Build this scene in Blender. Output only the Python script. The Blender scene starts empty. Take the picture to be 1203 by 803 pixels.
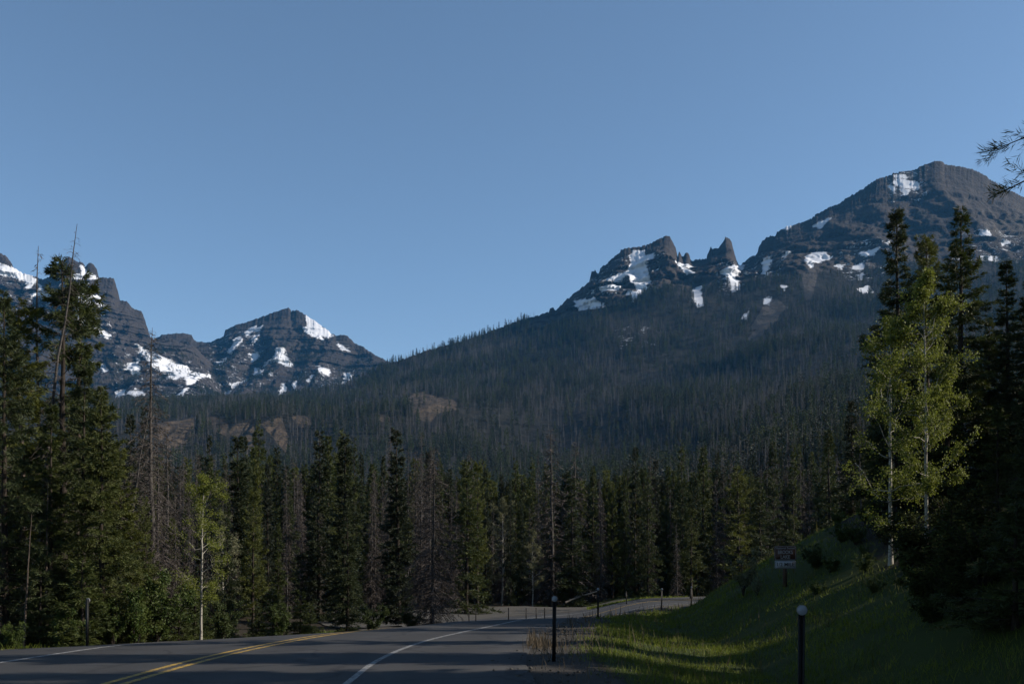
import bpy, math, random
import numpy as np
from mathutils import Vector

R = math.radians
rng = np.random.default_rng(7)
random.seed(7)
scene = bpy.context.scene
C = scene.collection
PI = math.pi

# ------------------------------------------------------------------ camera model
F_PX, CX, CY = 1170.0, 601.5, 681.0
CAM_H = 1.5
CT, ST = 1.0, 0.0

def proj_dir(px, py):
    a = (np.asarray(px, float) - CX) / F_PX
    b = (CY - np.asarray(py, float)) / F_PX
    k = CT - b * ST
    return a / k, (ST + b * CT) / k          # X/Y , Z/Y

def P(px, py, Y):
    kx, kz = proj_dir(px, py)
    return np.stack([kx * Y, np.broadcast_to(Y, np.shape(kx * Y)) * 1.0, CAM_H + kz * Y], -1)

def to_px(x, y, z):
    dz = z - CAM_H
    w = y * CT + dz * ST
    v = -y * ST + dz * CT
    return CX + F_PX * x / w, CY - F_PX * v / w

# ------------------------------------------------------------------ numpy noise
_perm = np.random.default_rng(3).permutation(512).astype(np.int64)
_grad = np.random.default_rng(4).normal(size=(512, 3))
_grad /= np.linalg.norm(_grad, axis=1)[:, None]

def perlin(p):
    p = np.asarray(p, float)
    i = np.floor(p).astype(np.int64)
    f = p - i
    u = f * f * f * (f * (f * 6 - 15) + 10)
    out = 0
    for dx in (0, 1):
        for dy in (0, 1):
            for dz in (0, 1):
                h = _perm[(i[..., 0] + dx) & 511]
                h = _perm[(h + i[..., 1] + dy) & 511]
                h = _perm[(h + i[..., 2] + dz) & 511]
                g = _grad[h]
                d = (g[..., 0] * (f[..., 0] - dx) + g[..., 1] * (f[..., 1] - dy) + g[..., 2] * (f[..., 2] - dz))
                w = ((u[..., 0] if dx else 1 - u[..., 0]) * (u[..., 1] if dy else 1 - u[..., 1]) * (u[..., 2] if dz else 1 - u[..., 2]))
                out = out + d * w
    return out * 1.6

def fbm(p, oct=4, ridged=False):
    a, s, out = 1.0, 1.0, 0
    for k in range(oct):
        n = perlin(np.asarray(p) * s + 17.3 * k)
        out = out + a * ((1 - 2 * np.abs(n)) if ridged else n)
        a *= 0.5
        s *= 2.03
    return out

def sstep(a, b, x):
    t = np.clip((x - a) / (b - a), 0, 1)
    return t * t * (3 - 2 * t)

# ------------------------------------------------------------------ mesh helpers
class Geo:
    def __init__(self):
        self.v, self.q, self.t, self.n = [], [], [], 0
    def add(self, v, quads=None, tris=None):
        v = np.asarray(v, float).reshape(-1, 3)
        if quads is not None and len(quads):
            self.q.append(np.asarray(quads, np.int64).reshape(-1, 4) + self.n)
        if tris is not None and len(tris):
            self.t.append(np.asarray(tris, np.int64).reshape(-1, 3) + self.n)
        self.v.append(v)
        self.n += len(v)
    def box(self, cx, cy, z0, z1, wx, wy):
        x0, x1, y0, y1 = cx - wx / 2, cx + wx / 2, cy - wy / 2, cy + wy / 2
        v = [(x, y, z) for z in (z0, z1) for x, y in ((x0, y0), (x1, y0), (x1, y1), (x0, y1))]
        self.add(v, [(3, 2, 1, 0), (4, 5, 6, 7), (0, 1, 5, 4), (1, 2, 6, 5), (2, 3, 7, 6), (3, 0, 4, 7)])
    def tubes(self, pts, rad, k=5):
        pts = np.asarray(pts, float)
        rad = np.asarray(rad, float)
        N, m, _ = pts.shape
        d = pts[:, -1] - pts[:, 0]
        d /= np.linalg.norm(d, axis=1)[:, None] + 1e-9
        ref = np.where(np.abs(d[:, 2:3]) > .8, [[1., 0, 0]], [[0, 0, 1.]])
        a = np.cross(d, ref); a /= np.linalg.norm(a, axis=1)[:, None]
        b = np.cross(d, a)
        ang = np.arange(k) * 2 * PI / k
        ring = a[:, None, :] * np.cos(ang)[None, :, None] + b[:, None, :] * np.sin(ang)[None, :, None]
        v = pts[:, :, None, :] + ring[:, None, :, :] * rad[:, :, None, None]
        idx = np.arange(N * m * k).reshape(N, m, k)
        i0, i1 = idx[:, :-1], idx[:, 1:]
        q = np.stack([i0, np.roll(i0, -1, 2), np.roll(i1, -1, 2), i1], -1)
        self.add(v, q.reshape(-1, 4))
    def diamonds(self, c, d, s, L, W):
        c, d, s = map(lambda z: np.asarray(z, float), (c, d, s))
        L = np.asarray(L, float).reshape(-1, 1); W = np.asarray(W, float).reshape(-1, 1)
        mid = c + d * L * .45
        v = np.stack([c, mid + s * W * .5, c + d * L, mid - s * W * .5], 1)
        n = len(c)
        self.add(v, np.arange(n * 4).reshape(n, 4))
    def blades(self, c, d, s, L, W):
        L = np.asarray(L, float).reshape(-1, 1); W = np.asarray(W, float).reshape(-1, 1)
        v = np.stack([c - s * W * .5, c + s * W * .5, c + d * L], 1)
        n = len(c)
        self.add(v, None, np.arange(n * 3).reshape(n, 3))
    def mesh(self, name, smooth=False):
        v = np.concatenate(self.v)
        q = np.concatenate(self.q) if self.q else np.zeros((0, 4), np.int64)
        t = np.concatenate(self.t) if self.t else np.zeros((0, 3), np.int64)
        me = bpy.data.meshes.new(name)
        me.vertices.add(len(v)); me.vertices.foreach_set('co', v.astype(np.float32).ravel())
        loops = np.concatenate([q.ravel(), t.ravel()])
        me.loops.add(len(loops)); me.loops.foreach_set('vertex_index', loops.astype(np.int32))
        tot = np.concatenate([np.full(len(q), 4), np.full(len(t), 3)])
        st = np.concatenate([[0], np.cumsum(tot)[:-1]]) if len(tot) else tot
        me.polygons.add(len(tot))
        me.polygons.foreach_set('loop_start', st.astype(np.int32))
        me.polygons.foreach_set('loop_total', tot.astype(np.int32))
        if smooth:
            me.polygons.foreach_set('use_smooth', np.ones(len(tot), bool))
        me.update(calc_edges=True)
        me.validate()
        return me

def obj(name, me, mat=None, parent=None, loc=None):
    if isinstance(me, Geo):
        me = me.mesh(name)
    o = bpy.data.objects.new(name, me)
    C.objects.link(o)
    if mat is not None and not me.materials:
        me.materials.append(mat)
    if parent is not None:
        o.parent = parent
    if loc is not None:
        o.location = loc
    return o

def tag(o, label=None, cat=None, group=None, kind=None):
    if label: o['label'] = label
    if cat: o['category'] = cat
    if group: o['group'] = group
    if kind: o['kind'] = kind
    return o

def empty(name, loc):
    e = bpy.data.objects.new(name, None)
    e.empty_display_size = .3
    C.objects.link(e)
    e.location = loc
    return e

def attr(me, name, vals):
    a = me.attributes.new(name, 'FLOAT', 'POINT')
    a.data.foreach_set('value', np.asarray(vals, np.float32).ravel())

# ------------------------------------------------------------------ materials
class NT:
    def __init__(self, name):
        self.m = bpy.data.materials.new(name)
        self.m.use_nodes = True
        self.t = self.m.node_tree
        self.t.nodes.clear()
        self.out = self.n('ShaderNodeOutputMaterial')
    def n(self, typ, **kw):
        nd = self.t.nodes.new(typ)
        for k, v in kw.items():
            if k in ('operation', 'data_type', 'blend_type', 'attribute_name', 'noise_dimensions', 'feature', 'distance', 'clamp', 'use_clamp', 'interpolation_type'):
                setattr(nd, k, v)
        return nd
    def l(self, a, b):
        self.t.links.new(a, b)
    def val(self, s, x):
        if hasattr(x, 'links') or isinstance(x, bpy.types.NodeSocket):
            self.l(x, s)
        else:
            s.default_value = x
    def pos(self):
        return self.n('ShaderNodeNewGeometry').outputs['Position']
    def objpos(self):
        return self.n('ShaderNodeTexCoord').outputs['Object']
    def noise(self, vec, scale, detail=4, rough=.55, stretch=None):
        if stretch is not None:
            mp = self.n('ShaderNodeMapping'); mp.inputs['Scale'].default_value = stretch
            self.l(vec, mp.inputs['Vector']); vec = mp.outputs[0]
        nd = self.n('ShaderNodeTexNoise')
        nd.inputs['Scale'].default_value = scale
        nd.inputs['Detail'].default_value = detail
        nd.inputs['Roughness'].default_value = rough
        self.l(vec, nd.inputs['Vector'])
        return nd.outputs['Fac']
    def math(self, op, a, b=0.0, c=None, clamp=False):
        nd = self.n('ShaderNodeMath'); nd.operation = op; nd.use_clamp = clamp
        self.val(nd.inputs[0], a); self.val(nd.inputs[1], b)
        if c is not None: self.val(nd.inputs[2], c)
        return nd.outputs[0]
    def ramp(self, f, a, b):
        nd = self.n('ShaderNodeMapRange'); nd.interpolation_type = 'SMOOTHSTEP'
        self.val(nd.inputs[0], f); nd.inputs[1].default_value = a; nd.inputs[2].default_value = b
        return nd.outputs[0]
    def mix(self, f, a, b):
        nd = self.n('ShaderNodeMix'); nd.data_type = 'RGBA'
        self.val(nd.inputs[0], f)
        for s, x in ((nd.inputs[6], a), (nd.inputs[7], b)):
            self.val(s, tuple(x) + (1,) if isinstance(x, (tuple, list)) and len(x) == 3 else x)
        return nd.outputs[2]
    def attr(self, name):
        nd = self.n('ShaderNodeAttribute'); nd.attribute_name = name
        return nd.outputs['Fac']
    def rand(self):
        return self.n('ShaderNodeObjectInfo').outputs['Random']
    def bsdf(self, col, rough=.9, spec=.2, metal=0, bump=None, bstr=.3, bdist=.02):
        b = self.n('ShaderNodeBsdfPrincipled')
        self.val(b.inputs['Base Color'], tuple(col) + (1,) if isinstance(col, (tuple, list)) else col)
        self.val(b.inputs['Roughness'], rough)
        b.inputs['Specular IOR Level'].default_value = spec
        b.inputs['Metallic'].default_value = metal
        if bump is not None:
            bp = self.n('ShaderNodeBump'); bp.inputs['Strength'].default_value = bstr; bp.inputs['Distance'].default_value = bdist
            self.l(bump, bp.inputs['Height']); self.l(bp.outputs[0], b.inputs['Normal'])
        return b.outputs[0]
    def done(self, sh):
        self.l(sh, self.out.inputs['Surface'])
        return self.m

def mat_simple(name, col, rough=.7, spec=.3, metal=0, var=.25, scale=20):
    t = NT(name)
    n = t.noise(t.objpos(), scale, 5)
    c = t.mix(n, tuple(x * (1 - var) for x in col), tuple(min(1, x * (1 + var)) for x in col))
    return t.done(t.bsdf(c, rough, spec, metal, n, .15, .01))

def mat_leaf(name, ca, cb, cc, trans=.3, scale=1.2, rough=.65, spec=.25):
    t = NT(name)
    n = t.noise(t.objpos(), scale, 3)
    c = t.mix(t.ramp(n, .35, .65), ca, cb)
    c = t.mix(t.ramp(t.rand(), .1, .95), c, cc)
    s = t.bsdf(c, rough, spec)
    tr = t.n('ShaderNodeBsdfTranslucent'); t.l(c, tr.inputs['Color'])
    mx = t.n('ShaderNodeMixShader'); mx.inputs[0].default_value = trans
    t.l(s, mx.inputs[1]); t.l(tr.outputs[0], mx.inputs[2])
    return t.done(mx.outputs[0])

def mat_bark(name, ca, cb, stretch=(6, 6, 1), scale=3, rough=.9):
    t = NT(name)
    n = t.noise(t.objpos(), scale, 5, .6, stretch)
    c = t.mix(t.ramp(n, .35, .65), ca, cb)
    r = t.rand()
    c = t.mix(t.math('MULTIPLY', r, .35), c, tuple(x * .55 for x in ca))
    return t.done(t.bsdf(c, rough, .15, 0, n, .5, .03))

M = {}
M['spruce'] = mat_leaf('needles_spruce', (0.02808, 0.03888, 0.00864), (0.04752, 0.06048, 0.0108), (0.03024, 0.04104, 0.01404), .22)
M['fir'] = mat_leaf('needles_fir', (0.0136, 0.0204, 0.00765), (0.02295, 0.0323, 0.00935), (0.017, 0.02295, 0.0119), .18)
M['pine'] = mat_leaf('needles_pine', (0.0546, 0.065, 0.0117), (0.0884, 0.0962, 0.0156), (0.052, 0.0624, 0.0143), .25)
M['aspen'] = mat_leaf('leaves_aspen', (0.0969, 0.1173, 0.01428), (0.1582, 0.1784, 0.02244), (0.1224, 0.1428, 0.02244), .4, 2)
M['bush'] = mat_leaf('leaves_bush', (0.036, 0.06, 0.0112), (0.068, 0.092, 0.0176), (0.04, 0.056, 0.0144), .35, 2)
M['palewillow'] = mat_leaf('leaves_pale', (0.0975, 0.105, 0.05625), (0.15, 0.15, 0.0825), (0.12, 0.12, 0.06), .35, 2)
M['deadtwig'] = mat_bark('dead_twigs', (0.0459, 0.03902, 0.03557), (0.08262, 0.07114, 0.06426))
M['bark'] = mat_bark('bark_brown', (0.0192, 0.0152, 0.012), (0.04, 0.032, 0.0256))
M['polebark'] = mat_bark('bark_pole', (0.04, 0.032, 0.0256), (0.096, 0.0744, 0.06))
M['deadbark'] = mat_bark('bark_dead', (0.0384, 0.03456, 0.03168), (0.0816, 0.07392, 0.0672))

def mat_aspenbark():
    t = NT('bark_aspen')
    n = t.noise(t.objpos(), 3.0, 4, .6, (1.5, 1.5, 3))
    c = t.mix(t.ramp(n, .56, .64), (0.252, 0.238, 0.203), (0.035, 0.0294, 0.0266))
    return t.done(t.bsdf(c, .8, .2, 0, n, .3, .02))
M['aspenbark'] = mat_aspenbark()

def mat_asphalt():
    t = NT('asphalt')
    p = t.pos()
    fine = t.noise(p, 60, 4, .7)
    big = t.noise(p, .35, 4, .6)
    o = t.attr('off')
    # two darker wheel tracks polished by traffic in each lane
    w1 = t.math('PINGPONG', t.math('ADD', o, 9.0), .9)
    track = t.ramp(w1, .25, .7)
    c = t.mix(fine, (0.02592, 0.02592, 0.02664), (0.04752, 0.0468, 0.04608))
    c = t.mix(t.math('MULTIPLY', t.ramp(big, .35, .7), .7), c, (0.02592, 0.02664, 0.02808))
    c = t.mix(t.math('MULTIPLY', track, .45), c, (0.02448, 0.02448, 0.02448))
    # tar-sealed cracks
    v = t.n('ShaderNodeTexVoronoi'); v.feature = 'DISTANCE_TO_EDGE'; v.inputs['Scale'].default_value = .38
    wob = t.n('ShaderNodeVectorMath'); wob.operation = 'ADD'
    nz = t.n('ShaderNodeTexNoise'); nz.inputs['Scale'].default_value = .8; t.l(p, nz.inputs['Vector'])
    t.l(p, wob.inputs[0]); t.l(nz.outputs['Color'], wob.inputs[1]); t.l(wob.outputs[0], v.inputs['Vector'])
    crack = t.ramp(v.outputs['Distance'], .030, .012)
    c = t.mix(t.math('MULTIPLY', crack, .8), c, (.018, .018, .019))
    return t.done(t.bsdf(c, .85, .25, 0, fine, .35, .01))
M['asphalt'] = mat_asphalt()

def mat_paint(name, col, worn):
    t = NT(name)
    p = t.pos()
    n = t.noise(p, 9, 6, .7)
    n2 = t.noise(p, 90, 3, .7)
    f = t.math('MULTIPLY', t.ramp(n, .62 , .42), t.ramp(n2, .68, .45))
    c = t.mix(f, (.055, .054, .052), col)
    return t.done(t.bsdf(c, .7, .3))
M['white_paint'] = mat_paint('white_paint', (0.272, 0.272, 0.264), .4)
M['yellow_paint'] = mat_paint('yellow_paint', (.45, .275, .018), .4)

def mat_gravel():
    t = NT('gravel')
    p = t.pos()
    n = t.noise(p, 30, 5, .7); b = t.noise(p, .6, 4)
    c = t.mix(n, (0.0315, 0.03045, 0.02782), (0.07875, 0.07504, 0.06825))
    c = t.mix(t.math('MULTIPLY', b, .5), c, (.09, .086, .077))
    return t.done(t.bsdf(c, .95, .1, 0, n, .6, .02))
M['gravel'] = mat_gravel()

def mat_ground():
    t = NT('ground_soil')
    p = t.pos()
    n = t.noise(p, 1.3, 6, .65); f = t.noise(p, 18, 5, .7)
    soil = t.mix(f, (0.014, 0.0119, 0.0084), (0.035, 0.028, 0.0196))
    grass = t.mix(n, (0.0225, 0.0315, 0.0075), (0.0375, 0.048, 0.01125))
    grav = t.mix(f, (0.028, 0.0252, 0.0217), (0.063, 0.0581, 0.0511))
    g = t.attr('grass')
    c = t.mix(t.ramp(t.math('ADD', g, t.math('MULTIPLY', t.math('SUBTRACT', n, .5), .9)), .3, .6), soil, grass)
    c = t.mix(t.ramp(t.math('ADD', t.attr('gravel'), t.math('MULTIPLY', t.math('SUBTRACT', n, .5), .8)), .4, .6), c, grav)
    return t.done(t.bsdf(c, .95, .1, 0, f, .6, .04))
M['ground'] = mat_ground()

def mat_mountain():
    t = NT('mountain_rock')
    p = t.pos()
    n1 = t.noise(p, .012, 6, .65)
    n2 = t.noise(p, .05, 6, .7)
    str_ = t.noise(p, .009, 6, .68, (.2, .2, 3.2))
    flute = t.noise(p, .03, 5, .7, (1, 1, .18))
    rock = t.mix(t.ramp(str_, .3, .7), (0.0216, 0.01944, 0.01872), (0.04896, 0.04176, 0.03672))
    rock = t.mix(t.math('MULTIPLY', t.ramp(flute, .35, .65), .6), rock, (0.0252, 0.02232, 0.0216))
    rock = t.mix(t.math('MULTIPLY', t.ramp(n2, .55, .75), .6), rock, (0.072, 0.05832, 0.04824))
    floor = t.mix(n2, (0.0096, 0.0102, 0.0078), (0.0216, 0.0204, 0.0156))
    talus = t.mix(n2, (0.0385, 0.0343, 0.0308), (0.0665, 0.0588, 0.0511))
    clay = t.mix(t.ramp(flute, .3, .7), (.030, .025, .018), (.082, .062, .043))
    jit = t.math('MULTIPLY', t.math('SUBTRACT', n2, .5), 1.2)
    c = t.mix(t.ramp(t.math('ADD', t.attr('rock'), jit), .35, .6), floor, rock)
    c = t.mix(t.ramp(t.math('ADD', t.attr('talus'), jit), .4, .65), c, talus)
    c = t.mix(t.ramp(t.math('ADD', t.attr('clay'), jit), .35, .65), c, clay)
    sj = t.math('MULTIPLY', t.math('SUBTRACT', t.noise(p, .05, 6, .75), .5), 11.0)
    sj = t.math('ADD', sj, t.math('MULTIPLY', t.math('SUBTRACT', t.noise(p, .21, 4, .8), .5), 6.0))
    s = t.ramp(t.math('ADD', t.attr('snow'), sj), -1.7, -.9)
    c = t.mix(s, c, (.50, .52, .56))
    h = t.math('ADD', t.math('MULTIPLY', flute, t.math('SUBTRACT', 1.0, s)), t.math('MULTIPLY', n2, t.math('SUBTRACT', .8, t.math('MULTIPLY', s, .7))))
    return t.done(t.bsdf(c, .95, .1, 0, h, .9, 9.0))
M['mountain'] = mat_mountain()

# ------------------------------------------------------------------ near terrain
CREST = [(60, 755), (250, 746), (400, 738), (470, 733), (530, 727), (600, 724), (690, 722)]
def flat_hit(px, py, z=0.0):
    kx, kz = proj_dir(px, py)
    Y = (z - CAM_H) / kz
    return float(kx * Y), float(Y)

ROAD = np.array([(-1.6, -60), (-2.8, -30), (-4.2, -10), (-5.0, 2), (-5.55, 10), (-5.75, 14.4), (-5.86, 18.5), (-5.72, 22.2), (-5.38, 25.6), (-4.7, 29.5),
                 (-3.95, 33.2), (-3.0, 38), (-1.75, 42.8), (-.1, 48), (2.2, 54), (4.6, 59.5), (7.6, 66), (11.4, 73), (16.7, 80),
                 (24.5, 87), (36, 93), (50, 98), (70, 101), (100, 103), (160, 104)], float)

def spline(pts, n):
    d = np.concatenate([[0], np.cumsum(np.linalg.norm(np.diff(pts, axis=0), axis=1))])
    t = np.linspace(0, d[-1], n)
    m = np.gradient(pts, d, axis=0)
    i = np.clip(np.searchsorted(d, t, 'right') - 1, 0, len(d) - 2)
    h = (d[i + 1] - d[i])[:, None]; s = ((t - d[i])[:, None]) / h
    return ((2 * s**3 - 3 * s**2 + 1) * pts[i] + (s**3 - 2 * s**2 + s) * h * m[i] + (-2 * s**3 + 3 * s**2) * pts[i + 1] + (s**3 - s**2) * h * m[i + 1])
RL = spline(ROAD, 420)
RT = np.gradient(RL, axis=0); RT /= np.linalg.norm(RT, axis=1)[:, None]
RN = np.stack([RT[:, 1], -RT[:, 0]], 1)      # right-hand normal

def road_off(X, Y):
    """signed offset from the road centre line (right positive)"""
    p = np.stack([np.ravel(X), np.ravel(Y)], 1)
    out = np.empty(len(p))
    a, b = RL[:-1], RL[1:]
    ab = b - a; L2 = (ab**2).sum(1)
    for k in range(0, len(p), 4000):
        q = p[k:k + 4000]
        t = np.clip(((q[:, None] - a) * ab).sum(-1) / L2, 0, 1)
        r = q[:, None] - (a + t[..., None] * ab)
        d2 = (r**2).sum(-1)
        j = d2.argmin(1)
        ii = np.arange(len(q))
        rr = r[ii, j]
        sg = np.sign(rr[:, 0] * ab[j, 1] - rr[:, 1] * ab[j, 0])
        out[k:k + 4000] = np.sqrt(d2[ii, j]) * sg
    return out.reshape(np.shape(X))

_cp = np.array([flat_hit(*c) for c in CREST])
def crest_u(X, Y):
    # distance in Y beyond the crest line (piecewise linear in X), flattened to a normal distance
    yc = np.interp(X, np.concatenate([[-60], _cp[:, 0], [40]]), np.concatenate([[14], _cp[:, 1], [_cp[-1, 1] + 8]]))
    return (Y - yc) * .72

LEDGE, REDGE = -5.3, 6.1
redge = lambda Y: np.interp(Y, [0, 25, 42, 60], [6.1, 6.1, 4.7, 4.4])
def base_z(X, Y, off=None):
    X = np.asarray(X, float); Y = np.asarray(Y, float)
    if off is None: off = road_off(X, Y)
    drop = -.78 * sstep(-3, 10.5, crest_u(X, Y)) * (1 - sstep(1.5, 7.5, X - .1 * (Y - 45)))
    e = off - redge(Y)
    h = np.zeros_like(X)
    e0 = np.interp(Y, [0, 30, 44, 60, 90], [5.6, 5.0, 3.6, 1.2, 1.2])
    sl_ = np.interp(Y, [0, 24, 44, 70, 90], [.33, .34, .58, .55, .40])
    h = -.42 * np.clip(e0 / 5, 0, 1) * sstep(np.minimum(.9, e0 * .3), np.minimum(4.2, e0), e) 
    x = np.maximum(e - e0, 0)
    rise = 15 * np.tanh(sl_ * x / 15) + .35 * sstep(0, 4, x)
    h = h + rise
    l = LEDGE - off
    left = -.25 * sstep(.6, 3, l) + .012 * np.maximum(l - 3, 0)
    n = fbm(np.stack([X / 7, Y / 7, 0 * X], -1), 3) * .22 * sstep(1.2, 6, np.maximum(e, l - .5))
    n2 = fbm(np.stack([X / 1.3, Y / 1.3, 0 * X + 5], -1), 2) * .05 * sstep(.6, 3, np.maximum(e, l))
    return drop + np.where(off > 0, h, left) + n + n2

def hit(px, py, ymin=6, ymax=150):
    kx, kz = proj_dir(px, py)
    Y = np.arange(ymin, ymax, .1)
    X = kx * Y
    z = base_z(X, Y)
    r = CAM_H + kz * Y
    k = np.where(z >= r)[0]
    i = k[0] if len(k) else len(Y) - 1
    return float(X[i]), float(Y[i]), float(z[i])

def gz(x, y):
    return float(base_z(np.array([x]), np.array([y]))[0])

# turnout area on the outer side of the bend
def turnout_mask(X, Y, off):
    return (off < LEDGE + .4) & (off > -17) & (Y > 46) & (Y < 84) & (X > -8) & (Y < 84 - .0 * X)

def axis(segs):
    out = []
    for a, b, s in segs:
        out.append(np.arange(a, b, s))
    return np.concatenate(out)
gx = np.concatenate([axis([(-420, -60, 12), (-60, -16, 1.0), (-16, 30, .35), (30, 70, 1.0), (70, 431, 12)])])
gy = axis([(-120, -10, 6), (-10, 5, 1), (5, 62, .35), (62, 100, .8), (100, 171, 3)])
GX, GY = np.meshgrid(gx, gy)
GO = road_off(GX, GY)
GZ = base_z(GX, GY, GO)
under = sstep(-.25, -.9, GO - redge(GY)) * sstep(LEDGE + .25, LEDGE + .9, GO)
nearroad = sstep(1.2, .3, GO - redge(GY)) * sstep(LEDGE - 1.2, LEDGE - .3, GO)
tm = turnout_mask(GX, GY, GO)
GZm = GZ - .13 * under - .03 * nearroad
g = Geo()
nr, nc = GX.shape
idx = np.arange(nr * nc).reshape(nr, nc)
g.add(np.stack([GX, GY, GZm], -1), np.stack([idx[:-1, :-1], idx[:-1, 1:], idx[1:, 1:], idx[1:, :-1]], -1).reshape(-1, 4))
me = g.mesh('ground', True)
E = GO - redge(GY); Lf = LEDGE - GO
grass_a = np.where(GO > 0, sstep(.8, 2.2, E) * (.12 + .88 * sstep(12, 7.5, E)), sstep(.4, 1.4, Lf) * sstep(4.5, 2.5, Lf) * .9)  # grass fades to dark soil up the bank, shade put into the colour
grass_a = np.where((GO < 0) & (GY > 66) & (GX > 2), .8, grass_a)
grav_a = np.maximum(sstep(1.9, .6, np.abs(E)) , sstep(1.4, .3, np.abs(Lf)))
grav_a = np.where(tm, 1.0, grav_a)
attr(me, 'grass', grass_a); attr(me, 'gravel', grav_a)
tag(obj('ground', me, M['ground']), 'grassy verge, ditch and bare forest floor around the road bend', 'ground', kind='structure')

W0 = -3.45; W1 = 3.35
# road strip with columns exactly on the marking edges
def strip(name, offs, s0, s1, dz, mat, skirt=False, offattr=False):
    i = np.arange(s0, s1)
    offs = np.asarray(offs, float)
    ed = redge(RL[i, 1:2])
    offs = np.where(offs > 4, W1 + .2 + (offs - W1 - .2) * (ed - W1 - .2) / (REDGE - W1 - .2), offs * np.ones_like(ed))
    X = RL[i, 0:1] + RN[i, 0:1] * offs; Y = RL[i, 1:2] + RN[i, 1:2] * offs
    Z = base_z(X, Y, np.clip(offs, LEDGE, redge(Y))) + dz
    if skirt:
        Z[:, 0] -= .25; Z[:, -1] -= .25
    gg = Geo(); n, m = X.shape
    ix = np.arange(n * m).reshape(n, m)
    gg.add(np.stack([X, Y, Z], -1), np.stack([ix[:-1, :-1], ix[:-1, 1:], ix[1:, 1:], ix[1:, :-1]], -1).reshape(-1, 4))
    me = gg.mesh(name, True)
    if offattr: attr(me, 'off', np.broadcast_to(offs, X.shape))
    return obj(name, me, mat)
cols = [LEDGE - .25, LEDGE, LEDGE + .6, W0 - .07, W0 + .07, -2.6, -1.7, -.9, -.20, -.08, .08, .20, .9, 1.7, 2.6, W1 - .055, W1 + .055, 4.3, 5.2, REDGE, REDGE + .25]
tag(strip('road', cols, 0, 419, 0, M['asphalt'], True, True), 'two lane asphalt highway curving right into the forest', 'road', kind='structure')
def marking(name, a, b, mat, label):
    o = strip(name, [a, b], 0, 419, .005, mat)
    tag(o, label, 'road marking', kind='structure')
marking('road_edge_line', W1 - .055, W1 + .055, M['white_paint'], 'white edge line along the inner side of the bend')
marking('road_edge_line', W0 - .07, W0 + .07, M['white_paint'], 'white edge line along the forest side of the road')
marking('road_centre_line', -.20, -.08, M['yellow_paint'], 'yellow centre line on the forest side of the double line')
marking('road_centre_line', .08, .20, M['yellow_paint'], 'yellow centre line on the near side of the double line')

# paved turnout beyond the bend
def turnout():
    sel = np.where((RL[:, 1] > 47) & (RL[:, 1] < 86))[0]
    i = np.arange(sel[0], sel[-1])
    n = len(i)
    offs = np.linspace(0, 1, 9)
    wid = 13.5 * np.sin(np.clip(np.linspace(0, 1, n), 0, 1) * PI) ** .5 + .2
    O = (LEDGE + .02) - wid[:, None] * offs
    X = RL[i, 0:1] + RN[i, 0:1] * O; Y = RL[i, 1:2] + RN[i, 1:2] * O
    Z = base_z(X, Y, O) + .05
    Z[:, 0] = base_z(X[:, 0], Y[:, 0], np.full(n, LEDGE)) - .02
    gg = Geo(); m = 9
    ix = np.arange(n * m).reshape(n, m)
    gg.add(np.stack([X, Y, Z], -1), np.stack([ix[:-1, :-1], ix[1:, :-1], ix[1:, 1:], ix[:-1, 1:]], -1).reshape(-1, 4))
    tag(obj('pavement', gg.mesh('pavement', True), M['gravel']), 'pale gravel turnout on the outer side of the bend', 'turnout', kind='structure')
turnout()

# ------------------------------------------------------------------ mountains and hills
def poly_sd(px, py, poly):
    """signed distance in image units, positive inside"""
    poly = np.asarray(poly, float)
    a = poly; b = np.roll(poly, -1, 0)
    d = np.full(px.shape, 1e9); ins = np.zeros(px.shape, bool)
    for (x0, y0), (x1, y1) in zip(a, b):
        ex, ey = x1 - x0, y1 - y0
        t = np.clip(((px - x0) * ex + (py - y0) * ey) / (ex * ex + ey * ey + 1e-9), 0, 1)
        d = np.minimum(d, np.hypot(px - x0 - t * ex, py - y0 - t * ey))
        c = ((y0 > py) != (y1 > py)) & (px < ex * (py - y0) / (ey + 1e-12) + x0)
        ins ^= c
    return np.where(ins, d, -d)

def union(px, py, polys):
    s = np.full(px.shape, -30.0)
    for p in polys:
        s = np.maximum(s, poly_sd(px, py, p))
    return s

def interp(pts):
    pts = np.asarray(pts, float)
    return lambda x: np.interp(x, pts[:, 0], pts[:, 1])

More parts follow.
